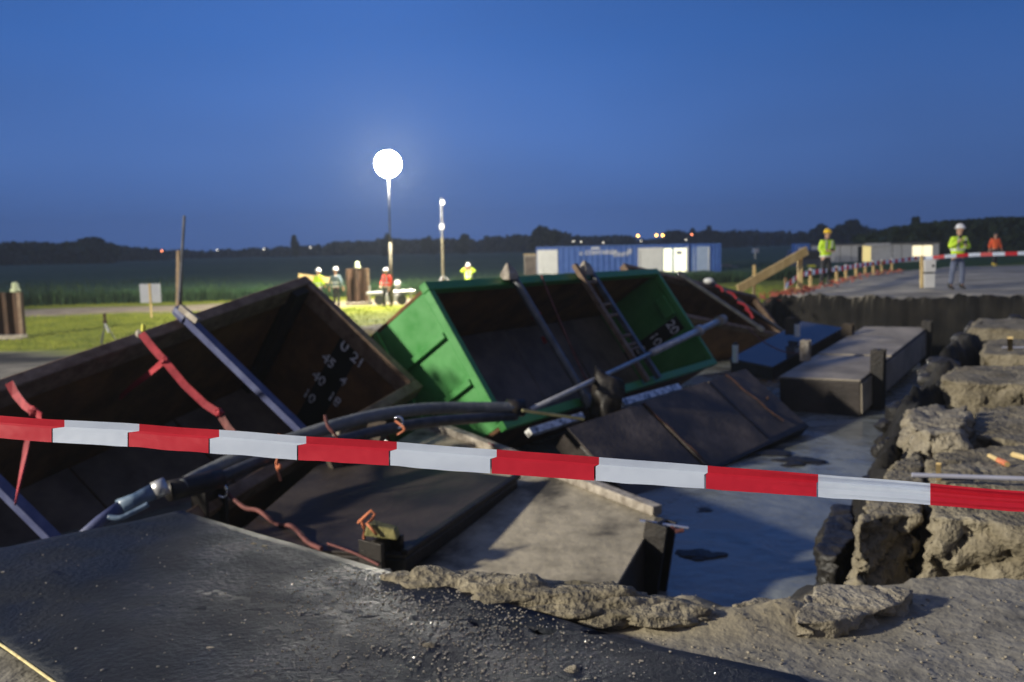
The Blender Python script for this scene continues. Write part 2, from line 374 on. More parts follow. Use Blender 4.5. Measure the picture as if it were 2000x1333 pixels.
def height(x, y):
    wx = x + 0.30 * fbm(x, y, 0.8, 3, 11) + 0.10 * fbm(x, y, 4, 3, 21); wy = y + 0.30 * fbm(x, y, 0.8, 3, 31) + 0.10 * fbm(x, y, 4, 3, 41)
    near = sstep(7.0, 4.5, y)
    wx = wx * (1 - near) + (x + 0.05 * fbm(x, y, 3, 3, 11)) * near; wy = wy * (1 - near) + (y + 0.06 * fbm(x, y, 3, 3, 31)) * near
    dp = sdist(x, y, PLATEAU)
    plat = 1.05 + 0.10 * sstep(6, 22, y) + 0.05 * fbm(x, y, 0.5, 4, 5) + 0.015 * fbm(x, y, 6, 3, 6)
    wid = 1.2 + 2.5 * sstep(20, 40, y)
    h = plat * sstep(wid, -0.2, dp) + (0.03 * fbm(x, y, 0.4, 4, 8)) * sstep(-0.2, 1.2, dp)
    ridge = np.exp(-((sdist(x, y, PIT) - 0.12) / 0.13) ** 2) * sstep(-0.55, -0.2, x) * sstep(1.5, 1.1, x) * sstep(6, 5, y)
    h = h + 0.07 * ridge * (1 + 1.3 * fbm(x, y, 5, 3, 55))
    ds = sdist(wx, wy, SLUMP)
    h = np.where(ds < 0.12, np.minimum(h, 1.0 - 0.85 * sstep(0.12, -0.2, ds) + 0.22 * fbm(x, y, 1.6, 4, 71)), h)
    dq = sdist(wx, wy, PIT)
    right = sstep(3.0, 6.0, x + 0 * y)
    depth = 0.25 + 1.1 * sstep(2.5, 4.5, wy) * sstep(20.5, 15, wy) * sstep(2.0, 3.4, x)     # run-out of the slope
    fl = -1.6 + 0.15 * fbm(x, y, 1.0, 3, 91)
    prof = sstep(0.0, 1.0, -dq / depth)
    h = np.where(dq < 0, h * (1 - prof) + fl * prof + 0.14 * fbm(x, y, 2.6, 4, 95) * sstep(0, 0.2, -dq), h)
    rz = np.exp(-((dq + 0.5) / 0.8) ** 2) * sstep(1.6, 2.6, x)
    h = h + rz * (0.22 * fbm(x, y, 3.1, 4, 131) + 0.16 * np.abs(fbm(x, y, 6.5, 3, 151)))
    # soil ramp under the tilted row of containers, falling from the field on the left into the pit
    s = (x * 0.826 - (y - 13.0) * 0.564)      # across the row, + = towards the pit
    ramp = np.clip(-0.30 - 0.42 * (s + 2.4), -1.8, 0.0) + 0.10 * fbm(x, y, 1.3, 4, 97)
    h = np.where((dq < 0) & (y > 6.0), np.maximum(h, np.minimum(ramp, 0.0)), h)
    return h, dq, dp, ds

def axis(lo, hi, a, b, step, g=1.09):
    c = list(np.arange(a, b + 1e-6, step)); s = step; v = b
    while v < hi: s *= g; v += s; c.append(v)
    s = step; v = a; pre = []
    while v > lo: s *= g; v -= s; pre.append(v)
    return np.array(pre[::-1] + c)
gx = axis(-640, 640, -5.0, 12.5, 0.065); gy = axis(-55, 610, 2.6, 24.5, 0.065)
GX, GY = np.meshgrid(gx, gy)
GH, DQ, DP, DS = height(GX, GY)
def edge_line(x): return 47.0 + 0.12 * (x + 30) + 0.008 * np.maximum(x + 10, 0) ** 2
def make_ground():
    ny, nx = GX.shape
    me = D.meshes.new('ground')
    co = np.stack([GX, GY, GH], -1).reshape(-1, 3)
    idx = np.arange(ny * nx).reshape(ny, nx)
    q = np.stack([idx[:-1, :-1], idx[:-1, 1:], idx[1:, 1:], idx[1:, :-1]], -1).reshape(-1, 4)
    me.vertices.add(len(co)); me.vertices.foreach_set('co', co.ravel())
    me.loops.add(q.size); me.loops.foreach_set('vertex_index', q.ravel().astype(np.int32))
    me.polygons.add(len(q)); me.polygons.foreach_set('loop_start', np.arange(0, q.size, 4, dtype=np.int32)); me.polygons.foreach_set('loop_total', np.full(len(q), 4, np.int32))
    me.update(calc_edges=True); me.validate()
    low = sstep(0.4, 1.4, DP) * (DQ > 0)
    ny_ = 0.8 * fbm(GX, GY, 0.5, 3, 301)
    pathm = sstep(3.2, 2.4, np.abs(GY - 42.5 - 0.13 * (GX + 20) + ny_ * 2)) * low * (GX < 1) * (GY > 20)
    bare = sstep(25.0, 23.2, GY + 2.5 * ny_) 
    grass = low * (1 - bare)
    wet = np.maximum(sstep(0.10, 0.03, DQ + 0.10 * fbm(GX, GY, 1.7, 3, 401) * (GY < 15)), low * bare * (0.35 + 0.65 * np.exp(-((GY - 22.8 + 2 * ny_) / 1.3) ** 2)))  # dark pit sides and cliff are painted shade; the low band is wet mud
    dry = np.exp(-((DQ - 0.1) / 0.35) ** 2) * (GY < 6) * sstep(-0.7, -0.3, GX) * (DQ > -0.5)
    dry = np.maximum(dry, (np.clip(-DS, 0, 1) > 0) * (GH > 0.1) * 0.9)
    pale = sstep(17, 20, GY + 0.3 * GX * 0) * (1 - low) * (DP < 1) * np.clip(0.75 + 1.2 * fbm(GX * 0.25, GY, 0.9, 4, 501), 0.1, 1)  # far plateau lightened: lamp light put into the colour, streaked like tracks
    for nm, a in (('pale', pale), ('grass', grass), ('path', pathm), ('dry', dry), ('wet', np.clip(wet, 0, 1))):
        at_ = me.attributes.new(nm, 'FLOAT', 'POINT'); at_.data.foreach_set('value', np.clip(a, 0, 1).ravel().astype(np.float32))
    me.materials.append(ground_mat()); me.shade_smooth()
    o = D.objects.new('ground', me); COL.objects.link(o); tag(o, kind='structure')
make_ground()

def gz(x, y):
    return float(height(np.array([[x]], float), np.array([[y]], float))[0][0, 0])

# muddy water in the pit
def water():
    m = D.materials.new('muddy_water'); m.use_nodes = True; t = m.node_tree; b = t.nodes['Principled BSDF']; L = t.links.new
    g = t.nodes.new('ShaderNodeNewGeometry')
    n = t.nodes.new('ShaderNodeTexNoise'); n.inputs['Scale'].default_value = 1.1; n.inputs['Detail'].default_value = 9; n.inputs['Distortion'].default_value = 1.0
    L(g.outputs['Position'], n.inputs['Vector'])
    r = t.nodes.new('ShaderNodeValToRGB'); e = r.color_ramp.elements
    e[0].position = 0.30; e[0].color = (0.15, 0.155, 0.135, 1); e[1].position = 0.58; e[1].color = (0.31, 0.33, 0.31, 1)
    L(n.outputs['Fac'], r.inputs[0]); L(r.outputs[0], b.inputs['Base Color'])
    mr = t.nodes.new('ShaderNodeMapRange'); mr.inputs[1].default_value = 0.4; mr.inputs[2].default_value = 0.6; mr.inputs[3].default_value = 0.08; mr.inputs[4].default_value = 0.35
    L(n.outputs['Fac'], mr.inputs[0]); L(mr.outputs[0], b.inputs['Roughness'])
    b.inputs['IOR'].default_value = 1.4; b.inputs['Specular IOR Level'].default_value = 0.85
    n2 = t.nodes.new('ShaderNodeTexNoise'); n2.inputs['Scale'].default_value = 5; n2.inputs['Detail'].default_value = 6
    L(g.outputs['Position'], n2.inputs['Vector'])
    bp = t.nodes.new('ShaderNodeBump'); bp.inputs['Strength'].default_value = 0.6; bp.inputs['Distance'].default_value = 0.03
    L(n2.outputs['Fac'], bp.inputs['Height']); L(bp.outputs[0], b.inputs['Normal'])
    mb = MB(); mb.add([(x, y, -0.36) for x, y in ((-13, 3.5), (14, 3.5), (14, 28), (-13, 28))], [(0, 1, 2, 3)])
    # keep the sheet inside the pit only
    o = mb.build('water', m); tag(o, kind='structure')
water()

# ------------------------------------------------------------------ tilted open containers
def frame(O, u, v, wv, sc=1.0):
    C0 = Vector((0, 0, CAMZ)); O = C0 + (Vector(O) - C0) * sc
    u = Vector(u).normalized(); v = (Vector(v) - u * u.dot(Vector(v))).normalized(); w_ = u.cross(v)
    return O, Matrix((u, v, w_)).transposed()
FR = {
    'C1': (frame((-6.065, 6.803, 1.031), (0.4869, 0.8525, 0.1903), (0.7135, -0.2624, -0.6497), 0, 0.95), (6.5 * .95, 2.27 * .95, 2.2 * .95)),
    'C2': (frame((-1.100, 11.42, 2.185), (0.564, 0.8257, -0.0081), (0.4666, -0.3267, -0.8219), 0, 1.0), (7.08, 2.15, 1.9)),
    'C3': (frame((2.904, 22.138, 2.14), (0.7868, 0.5843, -0.199), (0.3313, -0.6717, -0.6626), 0, 0.93), (5.32 * .93, 1.61 * .93, 1.45)),
}
class Loc:
    """a local box frame: u long side, v short side, w down into the box"""
    def __init__(s, key):
        (s.O, s.R), s.d = FR[key]; s.off = Vector((s.d[0] / 2, s.d[1] / 2, s.d[2]))
    def base(s): return s.O + s.R @ s.off
    def world(s, a, b, c): return s.O + s.R @ Vector((a, b, c))
    def local(s, p): return s.R.transposed() @ (Vector(p) - s.O)
    def shift(s, mb):
        mb.v = [tuple(Vector(p) - s.off) for p in mb.v]; return mb

def text_mesh(body, size, depth=0.004):
    c = D.curves.new('txt', 'FONT'); c.body = body; c.size = size; c.extrude = depth; c.align_x = 'CENTER'; c.align_y = 'CENTER'; c.offset = 0.004
    o = D.objects.new('txt', c); COL.objects.link(o)
    dg = bpy.context.evaluated_depsgraph_get(); me = D.meshes.new_from_object(o.evaluated_get(dg))
    D.objects.remove(o); D.curves.remove(c); return me

def container(key, label, wall, inner, rim, rail, ribs, digits, stripe_v, floor_mat, rail_d=0.12, group='tilted open containers in a row', fill=0.0):
    L_ = Loc(key); L, W, H = L_.d; t = 0.05
    e = empty('open_container', L_.base(), label, 'container', group, L_.R)
    def P(name, mb, m, bevel=0.008, parent=e): return L_.shift(mb).build(name, m, parent, bevel)
    P('floor', MB().box((0, 0, H - 0.08), (L, W, H)), inner)
    n = 4
    pl = MB()
    for i in range(n):
        a, b = t + 0.01 + i * (L - 2 * t) / n, t + (i + 1) * (L - 2 * t) / n - 0.02
        pl.box((a, t + 0.02, H - 0.12 - fill - 0.01 * (i % 2)), (b, W - t - 0.02, H - 0.083))
    P('floor_plate', pl, floor_mat)
    P('long_wall', MB().box((0, 0, 0.0), (L, t, H - 0.083)), inner)
    P('long_wall', MB().box((0, W - t, 0.0), (L, W, H - 0.083)), inner)
    ends = []
    for a, b in ((0, t), (L - t, L)):
        ends.append(P('end_wall', MB().box((a, t + 0.002, 0.0), (b, W - t - 0.002, H - 0.083)), wall))
    q = rail; o_ = 0.04
    P('long_rim', MB().box((-o_, -o_, -0.02), (L + o_, q, rail_d)), rim, 0.015)
    P('long_rim', MB().box((-o_, W - q, -0.02), (L + o_, W + o_, rail_d * 0.8)), rim, 0.015)
    P('end_rim', MB().box((-o_, q + 0.002, -0.018), (q * 0.8, W - q - 0.002, rail_d)), rim, 0.015)
    P('end_rim', MB().box((L - q * 0.8, q + 0.002, -0.018), (L + o_, W - q - 0.002, rail_d)), rim, 0.015)
    # outside ribs
    for i in range(ribs):
        a = 0.3 + i * (L - 0.6) / (ribs - 1)
        P('rib', MB().box((a - 0.05, -0.09, rail_d + 0.003), (a + 0.05, -0.002, H)), wall)
    for b in (W * 0.33, W * 0.66):
        P('end_rib', MB().box((-0.07, b - 0.04, rail_d + 0.003), (-0.002, b + 0.04, H - 0.2)), wall)
    P('end_rail', MB().box((-0.11, 0.05, H * 0.55), (-0.072, W - 0.05, H * 0.55 + 0.08)), wall)
    P('skid', MB().box((0.1, W * 0.25 - 0.06, H + 0.003), (L - 0.1, W * 0.25 + 0.06, H + 0.14)), wall)
    P('skid', MB().box((0.1, W * 0.75 - 0.06, H + 0.003), (L - 0.1, W * 0.75 + 0.06, H + 0.14)), wall)
    # depth scale painted inside the far end wall
    if digits:
        sw = 0.18 if key == 'C1' else 0.15
        s_ = P('depth_stripe', MB().box((L - t - 0.004, stripe_v - sw, 0.14), (L - t - 0.001, stripe_v + sw, H - 0.18)), MT['stripe_black'], 0)
        for (txt, dv, dw, size) in digits:
            me = text_mesh(txt, size); me.materials.append(MT['marker_white'])
            o = D.objects.new('scale_number', me); COL.objects.link(o); o.parent = e
            # numerals lie in the v-w plane; reading direction along +v, up towards the rim (-w)
            X, Y = Vector((0, 1, 0)), Vector((0, 0, -1)); Z = X.cross(Y)
            o.matrix_local = Matrix.Translation(Vector((L - t - 0.008, stripe_v + dv, dw)) - L_.off) @ Matrix((X, Y, Z)).transposed().to_4x4()
    return e, L_, P

c1, K1, P1 = container('C1', 'rusty brown open container tipped towards the pit, nearest in the row, white depth numbers inside', MT['rust'], MT['rust'], MT['rust_rim'], 0.10, 5,
    [('0', -0.06, 0.33, 0.26), ('21', 0.20, 0.36, 0.22), ('45', -0.16, 0.72, 0.22), ('4', 0.17, 0.80, 0.20), ('40', -0.16, 1.08, 0.22), ('18', 0.19, 1.16, 0.22), ('10', -0.16, 1.45, 0.22)], 1.06, MT['steel_plate'], rail_d=0.26)
P1('corner_column', MB().box((K1.d[0] - 0.36, 0.052, 0.02), (K1.d[0] - 0.11, 0.20, K1.d[2] - 0.13)), MT['rust_dark'])
c2, K2, P2 = container('C2', 'green painted open container tipped towards the pit, second in the row', MT['green_in'], MT['rust'], MT['green'], 0.09, 6,
    [('20', 0.0, 0.34, 0.27), ('10', 0.0, 0.78, 0.27), ('8', 0.0, 1.18, 0.27)], 1.12, MT['steel_plate'], rail_d=0.11, fill=0.25)
c3, K3, P3 = container('C3', 'rusty open container tipped over behind the green one, farthest in the row', MT['rust_orange'], MT['rust_orange'], MT['rust_rim'], 0.08, 5, [], 1, MT['rust_dark'], rail_d=0.16)
# ends, ribs and skids of the green container take the lighter green
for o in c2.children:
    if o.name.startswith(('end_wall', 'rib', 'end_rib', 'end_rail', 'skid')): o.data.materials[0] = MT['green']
P2('gusset', MB().box((K2.d[0] - 0.13, 0.50, 0.12), (K2.d[0] - 0.052, 0.93, 0.34)), MT['green'])

def rimpt(K, a, side, c=-0.06): return K.world(a, 0.0 if side == 0 else K.d[1], c)
def solve(K, side, px):
    best = None
    for i in range(-40, 401):
        a = K.d[0] * i / 360.0; p = rimpt(K, a, side); d = p - Vector((0, 0, CAMZ)); z = d.dot(cf)
        if z < 0.5: continue
        x = CX + F * d.dot(cr) / z
        if best is None or abs(x - px) < best[0]: best = (abs(x - px), a)
    return best[1]
def strut(K, x0, x1, r, m, label, group=None, square=False, name='cross_strut', dl=0.0):
    a, b = rimpt(K, solve(K, 0, x0), 0, -0.10), rimpt(K, solve(K, 1, x1), 1, -0.10 + dl)
    e = empty(name, b, label, 'strut', group)
    ax = (b - a).normalized(); a2 = a - ax * 0.12
    mb = MB()
    if square: mb.bar(a2, b, r * 1.7, r * 1.7, up=K.R.col[2])
    else: mb.tube([a2, b], r, 12)
    mb.v = [tuple(Vector(p) - b) for p in mb.v]
    mb.build('tube', m, e, 0.004)
    for p, q in ((a, -1), (b, 1)):
        c_ = MB().tube([p - ax * 0.06 * q - b, p + ax * 0.10 * q - b], r * 1.35, 12); c_.build('end_plate', m, e)
    return e, a, b
G = 'struts laid across the tilted containers'
strut(K1, 356, 612, 0.055, MT['strut_blue'], 'blue grey strut across the near brown container, ending beside its white numbers', G, True)
strut(K1, -160, 172, 0.055, MT['strut_blue'], 'blue grey strut crossing the near brown container at the left edge of the photo', G, True)
strut(K2, 998, 1142, 0.060, MT['strut_grey'], 'dark round strut across the middle of the green container', G)
strut(K3, 1330, 1482, 0.05, MT['strut_grey'], 'grey strut over the farthest brown container, left one of two', G)
strut(K3, 1388, 1532, 0.05, MT['strut_grey'], 'grey strut over the farthest brown container with red straps on it', G)
# ladder-like twin strut on the green container
def ladder():
    a0, b0 = rimpt(K2, solve(K2, 0, 1128), 0, -0.1), rimpt(K2, solve(K2, 1, 1262), 1, -0.1)
    a1, b1 = rimpt(K2, solve(K2, 0, 1150), 0, -0.1), rimpt(K2, solve(K2, 1, 1284), 1, -0.1)
    e = empty('ladder', b0, 'rusty ladder frame laid across the right part of the green container', 'ladder')
    ax = (b0 - a0).normalized()
    for p, q, m in ((a0, b0, MT['rust_rim']), (a1, b1, MT['strut_grey'])):
        MB().bar(p - ax * 0.15 - b0, q - b0, 0.10, 0.08, up=K2.R.col[2]).build('side_rail', m, e, 0.004)
    for t in (0.10, 0.31, 0.41, 0.60, 0.68, 0.72):
        MB().tube([a0.lerp(b0, t) - b0, a1.lerp(b1, t) - b0], 0.03, 8).build('rung', MT['rust_rim'], e)
ladder()
def cone_tip(px, py, K, label):
    p = rimpt(K, solve(K, 0, px), 0, -0.10)
    mb = MB().tube([(0, 0, -0.05), (0.0, 0, 0.04), (-0.02, 0, 0.19)], [0.13, 0.13, 0.02], 4)
    o = mb.build('post_cap', MT['edge_pale'], None); o.location = p
    tag(o, label, 'cap', 'pale caps on the green rim')
cone_tip(1140, 530, K2, 'pale pointed cap standing on the green rim at the top of the ladder')
cone_tip(990, 545, K2, 'pale pointed cap on the green rim at the top of the dark strut')

# straps
def strap_thing(pts, wd, m, label, group='red lashing straps', name='lashing_strap', knots=(), twist=0.0, tube=False):
    pts = [Vector(p) for p in pts]; o0 = pts[-1]
    mb = MB()
    if tube: mb.tube(pts, wd, 6)
    else: strap(mb, pts, wd, up=(0.2, -1, 0.3), twist=twist)
    for k in knots:
        c = Vector(k); q = MB().sphere(c, wd * (0.55 if not tube else 2.0), 10, 8)
        q.v = [tuple(Vector(p) + Vector((noise.noise(Vector(p) * 31), noise.noise(Vector(p) * 37 + Vector((5, 5, 5))), noise.noise(Vector(p) * 41))) * wd * 0.35) for p in q.v]
        mb.add(q.v, q.f)
    o = mb.build(name, m, None, origin=o0, smooth=False)
    return tag(o, label, 'strap', group)
def pxs(*a): return [at(x, y, dep=d) for x, y, d in a]
strap_thing(pxs((276, 652, 9.05), (300, 682, 9.0), (322, 706, 8.95), (360, 752, 8.9), (400, 790, 8.85), (428, 808, 8.8)), 0.075, MT['strap_red'],
            'long red strap running from the near container rim down to a knot', knots=pxs((322, 704, 8.95), (428, 806, 8.8)))
strap_thing(pxs((320, 706, 8.97), (290, 732, 9.2), (262, 752, 9.45), (235, 776, 9.8)), 0.065, MT['strap_red'], 'short red strap branching left from the upper knot inside the near container', twist=0.6)
strap_thing(pxs((432, 815, 8.8), (445, 835, 8.7), (470, 862, 8.5), (482, 885, 8.2)), 0.07, MT['strap_dirty'], 'dirty red strap tail hanging below the lower knot', twist=0.8)
strap_thing(pxs((18, 748, 7.0), (30, 770, 6.98), (48, 792, 6.9), (68, 806, 6.85), (82, 815, 6.8)), 0.065, MT['strap_red'], 'red strap over the near container rim at the left edge', knots=pxs((66, 804, 6.85)), twist=0.9)
strap_thing(pxs((60, 830, 6.8), (52, 870, 6.75), (46, 905, 6.7), (38, 945, 6.6), (30, 985, 6.5)), 0.045, MT['strap_red'], 'thin red strap hanging down inside the near container at the left edge', twist=1.5)
strap_thing(catenary(rimpt(K2, solve(K2, 0, 1058), 0), rimpt(K2, solve(K2, 1, 1162), 1), 0.05), 0.016, MT['strap_dirty'], 'thin reddish cord stretched across the green container', tube=True, name='lashing_rope',
            knots=[rimpt(K2, solve(K2, 0, 1058), 0).lerp(rimpt(K2, solve(K2, 1, 1162), 1), 0.86)])
strap_thing(pxs((1042, 560, 15.1), (1034, 575, 15.0), (1030, 585, 14.9)), 0.03, MT['strap_dirty'], 'little red cord loop at the rim beside the dark strut', name='lashing_rope', tube=True)
for i, (a, b) in enumerate((((1042, 613), (1052, 620)), ((1066, 655), (1072, 668)), )):
    p, q = at(*a, dep=14.0 - i), at(*b, dep=14.0 - i)
    mb = MB().tube([p, q], 0.085, 10); o = mb.build('strap_wrap', MT['strap_red'], origin=p)
    tag(o, ['red strap wrapped round the dark strut, upper wrap', 'red strap wrapped round the dark strut, lower knotted wrap'][i], 'strap', 'red lashing straps')
for i, (x0, y0, x1, y1, d) in enumerate(((1398, 558, 1412, 570, 21.6), (1420, 570, 1438, 584, 21.4), (1440, 590, 1462, 606, 21.0), (1455, 604, 1470, 622, 20.8))):
    strap_thing(pxs((x0, y0, d), ((x0 + x1) / 2 + 2, (y0 + y1) / 2 - 3, d), (x1, y1, d)), 0.06, MT['strap_red'],
                ['red strap at the top end of the right strut', 'second red strap down the right strut', 'third red strap down the right strut', 'lowest red strap of the right strut'][i] + ' on the farthest container', twist=0.8)
o = MB().sphere((0, 0, 0), 0.10, 10, 8, (1.3, 1, 0.8)).build('warning_lamp', MT['white'], origin=None); o.location = at(1384, 549, dep=21.8)
tag(o, 'small white lamp at the top of the far brown container rim', 'lamp')

# ------------------------------------------------------------------ slabs lying in the pit
def prism_thing(name, corners, thick, label, top, side, rims=None, cat='slab', group='heavy slabs slid into the pit', seams=(), nrm=None):
    c = [Vector(p) for p in corners]; n = (c[1] - c[0]).cross(c[3] - c[0]).normalized()
    if n.z < 0: n = -n
    ctr = sum(c, Vector()) / 4; base = ctr - n * thick
    e = empty(name, base, label, cat, group)
    body = MB().hexa([p - n * thick - base for p in c] + [p - base for p in c])
    body.build('body', side, e, 0.02)
    k = len(seams) + 1; ts = [0] + list(seams) + [1]
    for i in range(k):
        g0 = 0.004 / 1; a, b = ts[i] + (0.006 if i else 0.0), ts[i + 1] - (0.006 if i < k - 1 else 0.0)
        q = [c[0].lerp(c[1], a), c[0].lerp(c[1], b), c[3].lerp(c[2], b), c[3].lerp(c[2], a)]
        jit = 0.012 * (i % 2)
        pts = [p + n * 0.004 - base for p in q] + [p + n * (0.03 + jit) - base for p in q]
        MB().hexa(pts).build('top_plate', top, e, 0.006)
    return e, base, n, c
def post(e, base, p, n, ht, m, wd=0.16, down=0.3, name='post', lean=None):
    p = Vector(p); n = Vector(n); a = lean or Vector((0.56, 0.83, 0)); b = n.cross(a).normalized(); a = b.cross(n).normalized()
    mb = MB()
    p0, p1 = p - n * down - base, p + n * ht - base
    t_ = wd * 0.16
    mb.bar(p0 + a * (wd / 2 - t_ / 2), p1 + a * (wd / 2 - t_ / 2), wd, t_, up=a) if False else None
    for s in (-1, 1):
        mb.add(*hx(p0 + a * s * (wd / 2), p1 + a * s * (wd / 2), a * t_ / 2, b * wd / 2))
    mb.add(*hx(p0, p1, a * (wd / 2 - t_ / 2 - 0.001), b * t_ / 2))
    return mb.build(name, m, e, 0.003)
def hx(p0, p1, a, b):
    return [p0 - a - b, p0 + a - b, p0 + a + b, p0 - a + b, p1 - a - b, p1 + a - b, p1 + a + b, p1 - a + b], [(3, 2, 1, 0), (4, 5, 6, 7), (0, 1, 5, 4), (1, 2, 6, 5), (2, 3, 7, 6), (3, 0, 4, 7)]
CAM = Vector((0, 0, CAMZ))
def quad(O, u, v, L, W, sc=1.0):
    O = CAM + (Vector(O) - CAM) * sc; u, v = Vector(u).normalized() * L * sc, Vector(v).normalized() * W * sc
    return [O, O + u, O + u + v, O + v]

UP = Vector((0, 0, 1))
# pale slab in the foreground (lit by the work light)
T1, T2, T3 = at(830, 832, dep=11.3), at(1285, 1012, dep=7.9), at(1195, 1168, dep=6.55)
T3 = T2 + (T3 - T2) * 1.8
q2 = [T1 + (T3 - T2) * 1.0, T1, T2, T3]
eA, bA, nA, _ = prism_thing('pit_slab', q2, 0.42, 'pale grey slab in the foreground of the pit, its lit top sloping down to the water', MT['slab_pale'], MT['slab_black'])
rr = MB(); f0, f1 = q2[1] - bA, q2[2] - bA; rr.bar(f0 + nA * 0.07, f1 + nA * 0.07, 0.12, 0.09); rr.build('edge_beam', MT['edge_pale'], eA, 0.01)
post(eA, bA, at(1288, 1045, dep=7.5), (UP * 0.93 + Vector((0.14, 0.0, 0))).normalized(), 0.12, MT['black_iron'], 0.20, 0.75)
rod = MB().tube([at(1250, 1018, dep=7.55) - bA, at(1345, 1032, dep=7.4) - bA], 0.016, 8); rod.build('bolt', MT['chrome'], eA)
hk = MB().tube([at(1310, 1030, dep=7.4) - bA, at(1322, 1038, dep=7.38) - bA, at(1335, 1036, dep=7.38) - bA], 0.02, 8); hk.build('hook', MT['strap_dirty'], eA)
# small pale clods on top give it wear
# dark slab lying on it, left
n1 = Vector((-0.01, -0.06, 0.99)).normalized(); p0 = at(790, 1092, dep=7.0)
def onplane(x, y, p0, n):
    d = at(x, y, dep=1.0) - CAM; t = (p0 - CAM).dot(n) / d.dot(n); return CAM + d * t
q1 = [onplane(440, 1070, p0, n1), onplane(640, 897, p0, n1), onplane(1012, 938, p0, n1), onplane(790, 1092, p0, n1)]
eB, bB, nB, _ = prism_thing('pit_slab', q1, 0.13, 'nearly black slab lying on the left part of the pale slab', MT['slab_black'], MT['black_iron'])
eb = MB(); eb.bar(q1[2] - bB + nB * 0.05, q1[3] - bB + nB * 0.05, 0.07, 0.05); eb.build('edge_beam', MT['black_iron'], eB, 0.01)
pb = q1[3] + (q1[0] - q1[3]) * 0.12
post(eB, bB, pb, UP, 0.17, MT['black_iron'], 0.24, 0.35)
post(eB, bB, onplane(410, 985, p0, n1), UP, 0.20, MT['black_iron'], 0.22, 0.35)
# wooden block with orange cord on the corner post
blk = MB(); pc = pb + UP * 0.20
blk.hexa([Vector(v) for v in ((-0.13, -0.06, 0), (0.14, -0.09, -0.03), (0.15, 0.05, -0.03), (-0.12, 0.09, 0), (-0.10, -0.05, 0.10), (0.12, -0.07, 0.05), (0.13, 0.04, 0.05), (-0.09, 0.07, 0.10))])
ob = blk.build('wooden_block', mat('mossy_wood', (0.16, 0.15, 0.05), (0.34, 0.30, 0.12), 14, 0.85, bump=0.5), None, 0.012); ob.location = pc
tag(ob, 'mossy yellow wooden block on the black corner post of the dark slab', 'block')
loop = [pc + Vector((-0.16 + 0.03 * math.cos(a), -0.03, 0.02 + 0.10 * math.sin(a))) for a in np.linspace(-1.4, 2.2, 9)] + [pc + Vector(v) for v in ((-0.10, -0.03, 0.17), (-0.07, -0.03, 0.20), (-0.04, -0.02, 0.17), (-0.06, -0.05, 0.13), (-0.10, -0.07, 0.11), (-0.02, -0.09, 0.02))]
o = MB().tube(loop, 0.012, 7).build('orange_rope', MT['cord_orange'], origin=pc, smooth=True); tag(o, 'orange cord looped round the mossy wooden block', 'cord')

# big dark slab beyond the water
q3 = quad((0.759, 12.448, -0.004), (0.7028, 0.7091, 0.0568), (0.5887, -0.5349, -0.606), 5.06, 1.49, 0.87)
eC, bC, nC, _ = prism_thing('pit_slab', q3, 0.34, 'large dark tilted slab in front of the green container, its corner in the water', MT['slab_dark'], MT['slab_black'], seams=(0.36, 0.74))
eb3 = MB().bar(q3[3] - nC * 0.06 - bC, q3[2] - nC * 0.06 - bC, 0.10, 0.20, up=nC); eb3.build('edge_beam', MT['black_iron'], eC, 0.01)
for t in (0.02, 0.52):
    p = q3[3].lerp(q3[2], t + 0.06); post(eC, bC, p - nC * 0.12, (nC + Vector((0.1, -0.5, 0))).normalized(), 0.10, MT['black_iron'], 0.22, 0.22)
strap_thing([q3[0].lerp(q3[1], 0.36).lerp(q3[3].lerp(q3[2], 0.38), t) + nC * (0.045 + 0.01 * math.sin(t * 19)) for t in np.linspace(0.02, 0.98, 12)], 0.012, MT['chain_rust'],
            'rusty chain lying across the middle of the large dark slab', group='dirty cords on the slabs', name='lashing_rope', tube=True)
strap_thing([q3[0].lerp(q3[1], 0.86).lerp(q3[3].lerp(q3[2], 0.90), t) + nC * (0.045 + 0.01 * math.sin(t * 17)) for t in np.linspace(0.0, 0.85, 12)], 0.012, MT['chain_rust'],
            'rusty chain lying across the right end of the large dark slab', group='dirty cords on the slabs', name='lashing_rope', tube=True, knots=[q3[0].lerp(q3[1], 0.88).lerp(q3[2], 0.5) + nC * 0.05])

# long grey slab and wet slab at the far side
q4 = quad((4.056, 13.116, 0.576), (0.5655, 0.8233, 0.0486), (0.8235, -0.5669, 0.0222), 5.54, 1.18, 1.17)
eD, bD, nD, _ = prism_thing('pit_slab', q4, 0.62, 'long grey brown slab with posts on its sides, by the far bank', MT['slab_grey'], MT['slab_black'], seams=(0.38,))  # black body: the shade on its front is put into the colour
qs = [p - bD for p in q4]; fl_ = (q4[3] - q4[0]).normalized() * 0.012
MB().hexa([qs[3] - nD * 0.55 + fl_ * .3, qs[2] - nD * 0.55 + fl_ * .3, qs[2] - nD * 0.55 + fl_ * 2, qs[3] - nD * 0.55 + fl_ * 2, qs[3] - nD * 0.03 + fl_ * .3, qs[2] - nD * 0.03 + fl_ * .3, qs[2] - nD * 0.03 + fl_ * 2, qs[3] - nD * 0.03 + fl_ * 2]).build('lit_side', MT['slab_grey'], eD, 0.004)  # added pale plate: light on the right side put into the colour
for (x, y, dep_, h, m, wd) in ((1715, 720, 15.4, 0.34, 'black_iron', 0.22), (1810, 662, 19.9, 0.42, 'black_iron', 0.20), (1573, 700, 16.3, 0.34, 'edge_pale', 0.16)):
    post(eD, bD, at(x, y, dep=dep_), UP, h, MT[m], wd, 0.8 if x > 1700 else 0.05)
q5 = quad((5.557, 22.061, -0.329), (0.7567, 0.6168, 0.2169), (0.6443, -0.7598, -0.0871), 3.32, 1.25, 0.86)
